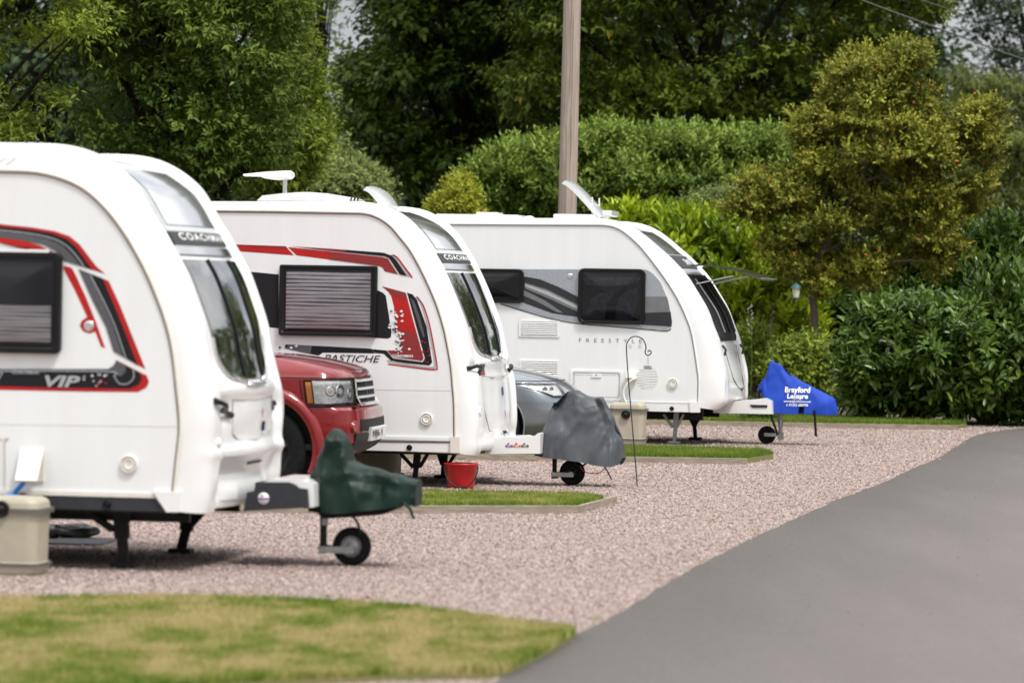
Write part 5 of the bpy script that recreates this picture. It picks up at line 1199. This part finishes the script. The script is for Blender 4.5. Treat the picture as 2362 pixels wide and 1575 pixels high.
def crown_clumps(poly, Y, T, n, rr, seed, trim=.2, hollow=.9):
    r_ = np.random.default_rng(seed); pa = np.array(poly, float); lo = pa.min(0); hi = pa.max(0); X = []; 
    x = r_.uniform(lo[0], hi[0], n*6); y = r_.uniform(lo[1], hi[1], n*6); k = inpoly(x, y, pa); x = x[k]; y = y[k]
    s = FPX/Y; ed = edgedist(x, y, pa)/s; k = ed > trim; x, y, ed = x[k], y[k], ed[k]
    h = np.sqrt(np.clip(ed/(T*1.1), 0, 1)); off = np.sin(r_.uniform(-1, 1, len(x))*pi/2)*T*h
    # hollows: where a slow noise is low the front of the crown is missing
    sc = hollow; nz = np.array([noise.noise(Vector((a_/s/sc, b_/s/sc*1.25, seed*7.7))) for a_, b_ in zip(x, y)])
    k = (off > (-.35+.0*off)*T) | (nz > -.06+r_.normal(0, .06, len(x))); k &= (nz > -.30) | (off > .3*T)
    x, y, ed, off = x[k][:n], y[k][:n], ed[k][:n], off[k][:n]
    R = np.minimum(r_.uniform(rr[0], rr[1], len(x)), np.maximum(ed*.9, rr[0]*.55))
    C = np.array([tuple(atY(a, b, Y+o)) for a, b, o in zip(x, y, off)])
    C[:, 2] = np.maximum(C[:, 2], R*.6)
    return C, R, r_
def plant(name, label, cat, poly, Y, T, n, rr, per, size, aspect, mat, seed, group=None, trunk=None, tilt=.5, droop=.5, shell=.5, squash=.8, six=False, nl=8, grow=.35, brn=26, stem=None, hollow=.9, trim=None):
    st = stem or 3.0*size
    C, R, r_ = crown_clumps(poly, Y, T, n, rr, seed, trim=(.55*st+rr[0]*.15) if trim is None else trim, hollow=hollow)
    V, F, idx, N, pf, tw = make_leaves(C, R, per, size, aspect, r_, squash=squash, up=tilt, droop=droop, six=six, nl=nl, grow=grow, stem=st)
    cl = r_.normal(0, .20, len(C)); rnd = np.clip(.48+cl[idx]+tw+r_.normal(0, .12, N), 0, .93); hot = r_.random(N) < (.004 if cat == 'tree' and size < .1 else .008); rnd[hot] = 1.0
    cx = float(np.mean(C[:, 0])); base = Vector((cx if trunk is None or len(trunk) < 3 else trunk[2], Y, 0)); Rt = empty(name, base); tag(Rt, label, cat, group)
    V = V-np.array(tuple(base)); bigmesh('crown' if cat == 'tree' else 'foliage', V, F, mat, np.repeat(rnd, pf), Rt)
    if trunk:
        r0, htop = trunk[0], trunk[1]; m = MB(); top_ = Vector((0, 0, htop)); 
        if cat == 'tree' or True:
            m.tube([(0, 0, -.05), (r0*.3, 0, htop*.2), (-r0*.3, r0*.2, htop*.5), (r0*.2, 0, htop*.8), (0, 0, htop)], [r0*1.25, r0, r0*.85, r0*.5, r0*.15], 12)
            sel = r_.choice(len(C), min(brn, len(C)), replace=False)
            for i in sel:
                e_ = Vector(tuple(C[i]))-base; z0_ = min(htop*.92, max(htop*.12, e_.z*.55)); s_ = Vector((0, 0, z0_)); md_ = s_.lerp(e_, .5)+Vector((r_.normal()*.12, r_.normal()*.12, .25*(e_-s_).length*.4))
                rb = r0*.32*(1-z0_/htop*.5); m.tube([Vector(tuple(q)) for q in catmull([tuple(s_), tuple(md_), tuple(e_)], 4)], [rb*(1-.8*j/8) for j in range(9)], 6)
            m.build('trunk', BARKD if cat == 'tree' else BARK, Rt)
    return Rt
ASH = leafmat('ash_leaf', (.045, .085, .006), (.30, .37, .045), (.34, .42, .08))
ASHD = leafmat('ash_leaf_dark', (.020, .045, .004), (.15, .215, .032), (.2, .26, .05))
MAPLE = leafmat('maple_leaf', (.012, .030, .004), (.095, .145, .018), (.2, .2, .03))
CHEST = leafmat('chestnut_leaf', (.022, .048, .004), (.19, .24, .028), (.48, .38, .04))
ELDER = leafmat('elder_leaf', (.05, .095, .010), (.32, .43, .085), (.3, .42, .15))
YELLOW = leafmat('golden_leaf', (.20, .25, .02), (.50, .50, .06), (.5, .28, .08))
LAUREL = leafmat('laurel_leaf', (.05, .12, .005), (.44, .54, .025), (.52, .62, .05), rough=.3)
LAURELD = leafmat('dark_laurel_leaf', (.012, .034, .004), (.095, .17, .020), (.24, .34, .04), rough=.27)
LAURELB = leafmat('glossy_laurel_leaf', (.020, .05, .006), (.135, .22, .035), (.28, .36, .06), rough=.27)
OLIVE = leafmat('olive_leaf', (.09, .13, .03), (.34, .40, .14), (.4, .4, .2))
THORN = leafmat('small_tree_leaf', (.036, .056, .006), (.42, .42, .065), (.70, .15, .06))
WILLOW = leafmat('willow_leaf', (.05, .065, .012), (.20, .235, .06), (.45, .45, .2))
FAR = leafmat('far_leaf', (.03, .055, .025), (.09, .13, .06), (.14, .17, .08))
WEED = leafmat('weed_leaf', (.05, .09, .012), (.34, .42, .06), (.55, .50, .15))
GRP = 'trees beyond the pitches'
plant('ash_tree', 'bright green feathery tree at the left edge over the nearest caravan', 'tree', [(-420, 430), (0, 400), (90, 345), (170, 355), (255, 360), (262, 300), (195, 235), (120, 190), (125, 135), (222, 120), (240, 60), (225, -100), (200, -900), (-420, -900)], 57, 2.0, 350, (.30, .62), 280, .13, .34, ASH, 1, GRP, (.2, 7.5), droop=.7)
plant('ash_tree', 'big dark green tree with bare inner branches behind the aerial', 'tree', [(150, -900), (640, -900), (690, -300), (700, 60), (690, 200), (715, 330), (640, 440), (500, 500), (230, 500), (150, 300), (130, 60)], 63, 2.4, 470, (.32, .66), 270, .13, .34, ASHD, 2, GRP, (.24, 9), droop=.7, brn=60)
plant('ash_tree', 'pale green edge tree leaning behind the big dark tree on the left', 'tree', [(560, -200), (690, -200), (720, 60), (750, 200), (770, 300), (740, 430), (640, 500), (560, 500), (600, 200)], 67, 1.2, 190, (.26, .5), 240, .12, .36, ASH, 3, GRP, (.14, 7), droop=.7)
plant('bush', 'pale olive bush over the roof between the aerial and the open hatch', 'bush', [(600, 480), (640, 400), (690, 380), (735, 320), (790, 310), (830, 370), (900, 420), (920, 500), (600, 520)], 72, 1.0, 150, (.2, .38), 220, .10, .4, OLIVE, 4, None, (.05, 2.5))
plant('sparse_tree', 'thin airy tree with pale sky showing through near the top left', 'tree', [(640, -500), (860, -500), (850, -60), (800, 0), (800, 150), (860, 300), (800, 420), (680, 420), (660, 100)], 92, 1.5, 95, (.35, .7), 80, .12, .5, ASHD, 5, GRP, (.16, 10), brn=24)
plant('maple_tree', 'very dark broad leaved tree between the sky gap and the utility pole', 'tree', [(880, -900), (1320, -900), (1330, 500), (1010, 500), (880, 470), (790, 400), (760, 250), (790, 130), (850, 40), (870, -100)], 80, 2.6, 480, (.38, .75), 210, .18, .6, MAPLE, 6, GRP, (.28, 10), droop=.8, tilt=.8, squash=.6)
plant('chestnut_tree', 'broad green tree with yellow tinted leaf clusters right of the pole', 'tree', [(1130, -900), (2150, -900), (2195, -100), (2190, 60), (2160, 200), (2050, 330), (1700, 420), (1290, 400), (1180, 310), (1110, 190), (1180, 120), (1130, 20)], 75, 2.8, 640, (.34, .72), 230, .16, .48, CHEST, 7, GRP, (.3, 10), droop=.7, tilt=.8, squash=.6)
plant('willow_tree', 'pale yellow green drooping tree behind the small tree at the right', 'tree', [(2110, 340), (2150, 200), (2200, 130), (2250, 100), (2300, 170), (2362, 160), (2500, 200), (2500, 620), (2110, 620)], 92, 1.6, 210, (.3, .55), 170, .15, .25, WILLOW, 8, GRP, (.15, 5), droop=1.6)
plant('poplar_tree', 'grey green airy tree with sky showing through in the top right corner', 'tree', [(2190, -600), (2600, -600), (2600, 500), (2230, 500), (2200, 300), (2230, 120), (2180, 0)], 112, 2., 420, (.35, .75), 110, .14, .6, FAR, 9, GRP, (.2, 11), brn=30)
plant('elder_bush', 'big rounded fresh green bush right of the pole behind the farthest caravan', 'bush', [(1280, 560), (1285, 345), (1350, 305), (1400, 297), (1480, 316), (1560, 304), (1640, 314), (1720, 306), (1790, 322), (1840, 345), (1870, 430), (1870, 560)], 70, 1.2, 420, (.20, .40), 210, .13, .36, ELDER, 10, 'green bushes behind the farthest caravan', (.08, 2.6), tilt=.9, droop=.1, grow=1.1, stem=.36, hollow=.5, trim=.16, nl=10)
plant('elder_bush', 'fresh green bush left of the pole behind the farthest caravan', 'bush', [(1040, 560), (1055, 440), (1100, 400), (1120, 370), (1180, 340), (1240, 325), (1320, 340), (1400, 400), (1400, 560)], 71, 1.0, 260, (.20, .38), 210, .13, .36, ELDER, 11, 'green bushes behind the farthest caravan', (.08, 2.6), tilt=.9, droop=.1, grow=1.1, stem=.36, hollow=.5, trim=.16, nl=10)
plant('golden_shrub', 'yellow leaved shrub above the middle of the far caravan roof', 'bush', [(990, 520), (1005, 465), (1030, 470), (1045, 420), (1065, 415), (1090, 450), (1110, 520)], 68, .5, 60, (.10, .2), 150, .09, .4, YELLOW, 12, None, (.04, 2.4), trim=.05)
plant('wispy_shrub', 'grey olive wispy shrub between the green bush and the small tree', 'bush', [(1540, 560), (1560, 470), (1600, 430), (1650, 425), (1720, 430), (1780, 480), (1800, 560)], 67, .6, 90, (.12, .28), 130, .07, .4, OLIVE, 13, None, (.04, 2.2))
plant('laurel_hedge', 'bright yellow green laurel hedge behind the nose of the farthest caravan', 'hedge', [(1380, 900), (1390, 520), (1430, 495), (1500, 490), (1580, 500), (1640, 515), (1720, 520), (1830, 545), (1900, 600), (1900, 900)], 65, 1.1, 520, (.20, .38), 130, .20, .36, LAUREL, 14, 'laurel hedges at the back', (.1, 2.2), tilt=.3, droop=-.7, grow=1.3, stem=.34, hollow=.6)
plant('laurel_hedge', 'dark green laurel hedge behind the small tree on the right', 'hedge', [(1760, 920), (1800, 600), (1950, 560), (2100, 540), (2250, 525), (2420, 510), (2600, 510), (2600, 960), (2080, 950), (1950, 940)], 67.5, 1.2, 620, (.22, .42), 130, .19, .36, LAURELD, 15, 'laurel hedges at the back', (.1, 2.4), tilt=.4, droop=-.2, grow=.8, stem=.36, hollow=.8)
plant('laurel_bush', 'large glossy dark laurel bush beside the road at the right edge', 'bush', [(1960, 960), (1950, 850), (1958, 760), (1985, 715), (2060, 702), (2200, 700), (2300, 698), (2420, 698), (2560, 700), (2600, 960), (2480, 975), (2100, 975), (1990, 965)], 58.2, 1.5, 520, (.20, .42), 110, .185, .36, LAURELB, 16, None, (.12, 1.3), tilt=.6, droop=.35, six=True, nl=7, grow=.4, stem=.28, hollow=.45, trim=.10)
plant('laurel_shoots', 'upright pale shoots on top of the glossy laurel bush', 'shoots', [(2240, 730), (2245, 665), (2262, 655), (2285, 690), (2330, 680), (2350, 672), (2375, 700), (2380, 740)], 57.6, .3, 16, (.10, .16), 40, .19, .3, LAURELB, 17, None, None, droop=-.9, tilt=.0, grow=2., trim=.02)
# the small tree in front
ST = [(2130, 98), (2140, 130), (2125, 165), (2090, 190), (2140, 215), (2200, 188), (2205, 205), (2140, 240), (2180, 262), (2245, 250), (2300, 240), (2345, 275), (2352, 300), (2300, 340), (2300, 400), (2270, 440), (2280, 500), (2230, 520), (2225, 560), (2240, 610), (2190, 650), (2100, 640), (2050, 660), (1960, 690), (1880, 700), (1830, 650), (1750, 610), (1770, 570), (1700, 530), (1660, 490), (1730, 450), (1705, 415), (1800, 400), (1850, 370), (1835, 300), (1828, 250), (1870, 258), (1905, 225), (1905, 170), (1960, 130), (2040, 118)]
tr = gnd(1888, 938); tx_ = atY(1888, 930, 62).x
plant('hawthorn_tree', 'small spreading tree with olive leaves and red tips beside the blue cover', 'tree', ST, 62, .85, 520, (.16, .32), 200, .08, .52, THORN, 18, None, (.001, .1, tx_), tilt=.9, droop=.0, squash=.34, brn=0, nl=10, grow=.2, stem=.24, hollow=.5, trim=.04)
Rt = [o for o in bpy.data.objects if o.name.startswith('hawthorn_tree')][0]
for ch in list(Rt.children):
    if ch.name.startswith('trunk'): bpy.data.objects.remove(ch)
def wp(a, b, Y=62): return atY(a, b, Y)-Rt.location
m = MB(); P = [wp(1890, 945), wp(1886, 860), wp(1882, 790), wp(1878, 720), wp(1872, 660), wp(1885, 600), wp(1930, 520), wp(1980, 430), wp(2010, 330), wp(2050, 220), wp(2100, 130)]; P[0].z = -.05
m.tube([Vector(tuple(q)) for q in catmull([tuple(q) for q in P], 4)], [.075*(1-.8*(j/40)) for j in range(41)], 10)
for br in ([(1876, 650), (1850, 590), (1800, 530)], [(1900, 580), (2000, 540), (2120, 500)], [(1940, 510), (1880, 440), (1820, 410)], [(1990, 420), (2100, 380), (2170, 340)], [(1985, 420), (1920, 340), (1860, 280)], [(1880, 620), (1990, 620), (2100, 600), (2200, 620)], [(2020, 330), (1980, 250), (1950, 210)]):
    Q = [wp(a, b, 62+random.uniform(-.4, .4)*(i/3)) for i, (a, b) in enumerate(br)]; q = catmull([tuple(x) for x in Q], 4); m.tube([Vector(tuple(x)) for x in q], [.030*(1-.9*j/len(q)) for j in range(len(q))], 6)
m.build('trunk', BARK, Rt)
# low garden plants
plant('garden_shrub', 'low yellow green leafy shrub at the foot of the small tree', 'bush', [(1750, 945), (1760, 860), (1790, 790), (1850, 770), (1900, 780), (1930, 830), (1930, 945)], 61.2, .5, 110, (.10, .22), 110, .085, .45, WEED, 19, None, (.03, .7), shell=.3)
plant('garden_shrub', 'tangled green climber beside the nose of the farthest caravan', 'bush', [(1700, 945), (1705, 760), (1730, 720), (1770, 740), (1780, 830), (1790, 945)], 62.5, .4, 90, (.09, .2), 110, .075, .35, WEED, 20, None, (.03, 1.0), shell=.3, droop=-.6)
plant('weed_clump', 'small leafy weed clump at the back edging under the blue cover', 'weeds', [(1705, 985), (1715, 962), (1750, 955), (1790, 965), (1800, 985)], 56.4, .2, 22, (.05, .1), 90, .06, .3, LAURELD, 21, None, None, droop=-.8, trim=.02)
for (px, y0, y1, col, lab) in ((1732, 800, 700, (.75, .76, .70), 'tall garden flower spike with small white blooms'), (1779, 830, 698, (.28, .12, .22), 'tall garden flower spike with pink tip')):
    b0_ = atY(px, 940, 61.8); b0_.z = 0; R = empty('flower_spike', b0_); tag(R, lab, 'flower')
    t_ = atY(px, y1, 61.8)-b0_; MB().tube([Vector((0, 0, 0)), Vector((t_.x+.03, 0, t_.z*.5)), t_], [.008, .006, .003], 5).build('stem', pmat('stem_green', (.10, .16, .04), .7), R)
    m = MB()
    for i in range(26):
        z = t_.z*(1-.28*i/26); c_ = Vector((t_.x*z/t_.z+random.uniform(-1, 1)*.05, random.uniform(-.04, .04), z)); s_ = random.uniform(.005, .012); m.add([c_+Vector((-s_, 0, 0)), c_+Vector((0, -s_*.6, s_)), c_+Vector((s_, 0, 0)), c_+Vector((0, -s_*.6, -s_))], [(0, 1, 2), (0, 2, 3)])
    m.build('blooms', pmat('bloom_'+lab[-4:], col, .7), R)
# far wood that closes the view, and trees past the right edge that the glass mirrors
def farmass(name, label, polys, Y, n, mat, seed, size=.28, rr=(.6, 1.3), per=120, T=2.5):
    VV = []; FF = []; RR = []; off = 0
    C, R, r_ = crown_clumps(polys, Y, T, n, rr, seed, hollow=60.); V, F, idx, N, pf, tw = make_leaves(C, R, per, size, .5, r_)
    o = bigmesh(name, V, F, mat, np.repeat(np.clip(r_.normal(.45, .25, N), 0, .93), pf)); tag(o, label, 'wood', kind='stuff')
farmass('distant_wood', 'dense dark wood closing the view behind all the trees', [(-800, 760), (-800, -700), (630, -700), (650, 60), (700, 330), (840, 330), (900, -700), (2080, -700), (2150, 100), (2250, 420), (2900, 380), (3600, 300), (3600, 760)], 108, 2100, FAR, 31, size=.34, rr=(.7, 1.5), per=130)
for i, (x, y, h, w_) in enumerate(((13.5, 62, 9, 3.2), (19, 70, 11, 3.8), (26, 72, 10, 3.6), (34, 78, 12, 4), (17, 48, 6, 2.2), (24, 55, 9, 3), (-14, 60, 9, 3.2))):
    r_ = np.random.default_rng(60+i); n = 120; d = r_.normal(size=(n, 3)); d /= np.linalg.norm(d, axis=1)[:, None]; C = d*(w_*r_.uniform(.5, 1, n)**.5)[:, None]*np.array([1, 1, h*.42/w_]); C[:, 2] += h*.55
    V, F, idx, N, pf, tw = make_leaves(C, r_.uniform(.5, 1., n), 120, .26, .5, r_); Rt2 = empty('side_tree', (x, y, 0)); side = 'left' if x < 0 else 'right'
    tag(Rt2, 'green tree standing past the %s edge of the picture' % side, 'tree', 'trees past the edges of the picture')
    bigmesh('crown', V, F, ASHD if i % 2 else CHEST, np.repeat(np.clip(r_.normal(.45, .22, N), 0, .93), pf), Rt2)
    MB().tube([(0, 0, -.05), (.05, 0, h*.3), (0, 0, h*.8)], [.25, .2, .06], 10).build('trunk', BARK, Rt2)

# bird feeder in the small tree
p = atY(1836, 690, 61.3); R = empty('bird_feeder', p); tag(R, 'small lantern shaped bird feeder hanging under the small tree', 'bird feeder')
MB().lathe([(.045, .03), (.062, .17), (.062, .175)], (0, 0, 0), 'z', 14).build('seed_tube', pmat('feeder_clear', (.62, .62, .45), .2), R)
MB().lathe([(.085, .17), (.06, .21), (.02, .235), (0, .25)], (0, 0, 0), 'z', 14).build('feeder_roof', pmat('feeder_green', (.04, .11, .11), .5), R)
MB().lathe([(0, .0), (.07, .005), (.075, .02), (.04, .03)], (0, 0, 0), 'z', 14).build('feeder_tray', pmat('feeder_green', (.04, .11, .11), .5), R)
MB().tube([(0, 0, .24), (.01, 0, .62)], .004, 4).build('hanger', IRON, R)
# low stone wall
b0_ = gnd(1915, 936); R = empty('low_wall', b0_, radians(-3)); tag(R, 'low wall of rough stone blocks behind the blue cover', 'wall'); x = 0
for i, (w_, h_) in enumerate(((.27, .26), (.44, .25), (.40, .22), (.5, .24), (.45, .22))):
    m = MB().box((x+w_/2, .12, h_/2-.01), (w_-.02, .24, h_+.02), Matrix.Rotation(radians(random.uniform(-1, 1)), 3, 'Z'), .02); m.build('stone_block', BARK if i == 0 else STONE, R); x += w_
for i, (px, py, s_) in enumerate(((1392, 1162, 9), (1743, 1236, 8), (1618, 1301, 7), (1366, 1206, 6), (1380, 1262, 7), (1783, 1073, 5), (1380, 1437, 10), (285, 1300, 8), (1640, 1205, 6), (1935, 1068, 5))):
    g0 = gnd(px, py, .01); k_ = g0.y/FPX; r_ = np.random.default_rng(900+i)
    V, F, idx, N, pf, tw = make_leaves(np.array([[0, 0, s_*k_*.3]]), np.array([s_*k_*.7]), 48, s_*k_*.55, .45, r_, nl=5, grow=1.)
    V[:, 2] = np.maximum(V[:, 2], 0); R = bigmesh('weed_tuft', V, F, WEED, np.full(len(F), .6)); R.location = g0; tag(R, 'small yellow green weed tuft growing in the gravel', 'weed', 'weed tufts scattered in the gravel')
# leaves and pebbles lying about
for i, (px, py, s_) in enumerate(((1245, 1067, 7), (1104, 1064, 5), (1330, 1138, 6), (1700, 1147, 6), (848, 1385, 9), (1487, 1066, 5), (2032, 1082, 6), (1970, 1142, 6), (1408, 1150, 5), (2185, 975, 4))):
    g0 = gnd(px, py); w_ = s_/(FPX/g0.y); R_o = mobj('fallen_leaf', [(-w_, 0, .012), (0, w_*.6, .03), (w_, 0, .02), (0, -w_*.6, .012)], [(0, 1, 2), (0, 2, 3)], LEAFORG); R_o.location = g0; R_o.rotation_euler = (0, 0, random.uniform(0, 6))
    tag(R_o, 'small dry orange brown leaf lying on the gravel', 'leaf', 'dry leaves scattered on the gravel')
for i, (px, py, s_) in enumerate(((1775, 1280, 5), (1826, 1254, 4), (2110, 1108, 3), (2186, 1126, 3), (2290, 1110, 3), (2250, 1145, 3), (2178, 1190, 3), (1920, 1182, 3), (2024, 1138, 3), (1958, 1412, 5), (1990, 1437, 7), (2146, 1415, 6), (2210, 1285, 4), (2255, 1326, 4), (1865, 1437-40, 5), (2279, 1244, 4), (2092, 1097, 3))):
    g0 = gnd(px, py, .011); w_ = .62*s_/(FPX/g0.y); bm = bmesh.new(); bmesh.ops.create_icosphere(bm, subdivisions=2, radius=w_)
    for v in bm.verts: v.co *= 1+.3*noise.noise(v.co*60+Vector((i, 0, 0))); v.co.z *= .6
    me = bpy.data.meshes.new('pebble'); bm.to_mesh(me); bm.free(); me.materials.append(pmat('pebble_stone', (.16, .145, .135), .9)); o = link(bpy.data.objects.new('pebble', me)); o.location = g0
    tag(o, 'small dark pebble lying on the grey road', 'pebble', 'pebbles scattered on the road')
for o in SC.objects:
    if o.type == 'LIGHT' or o.type == 'CAMERA': continue
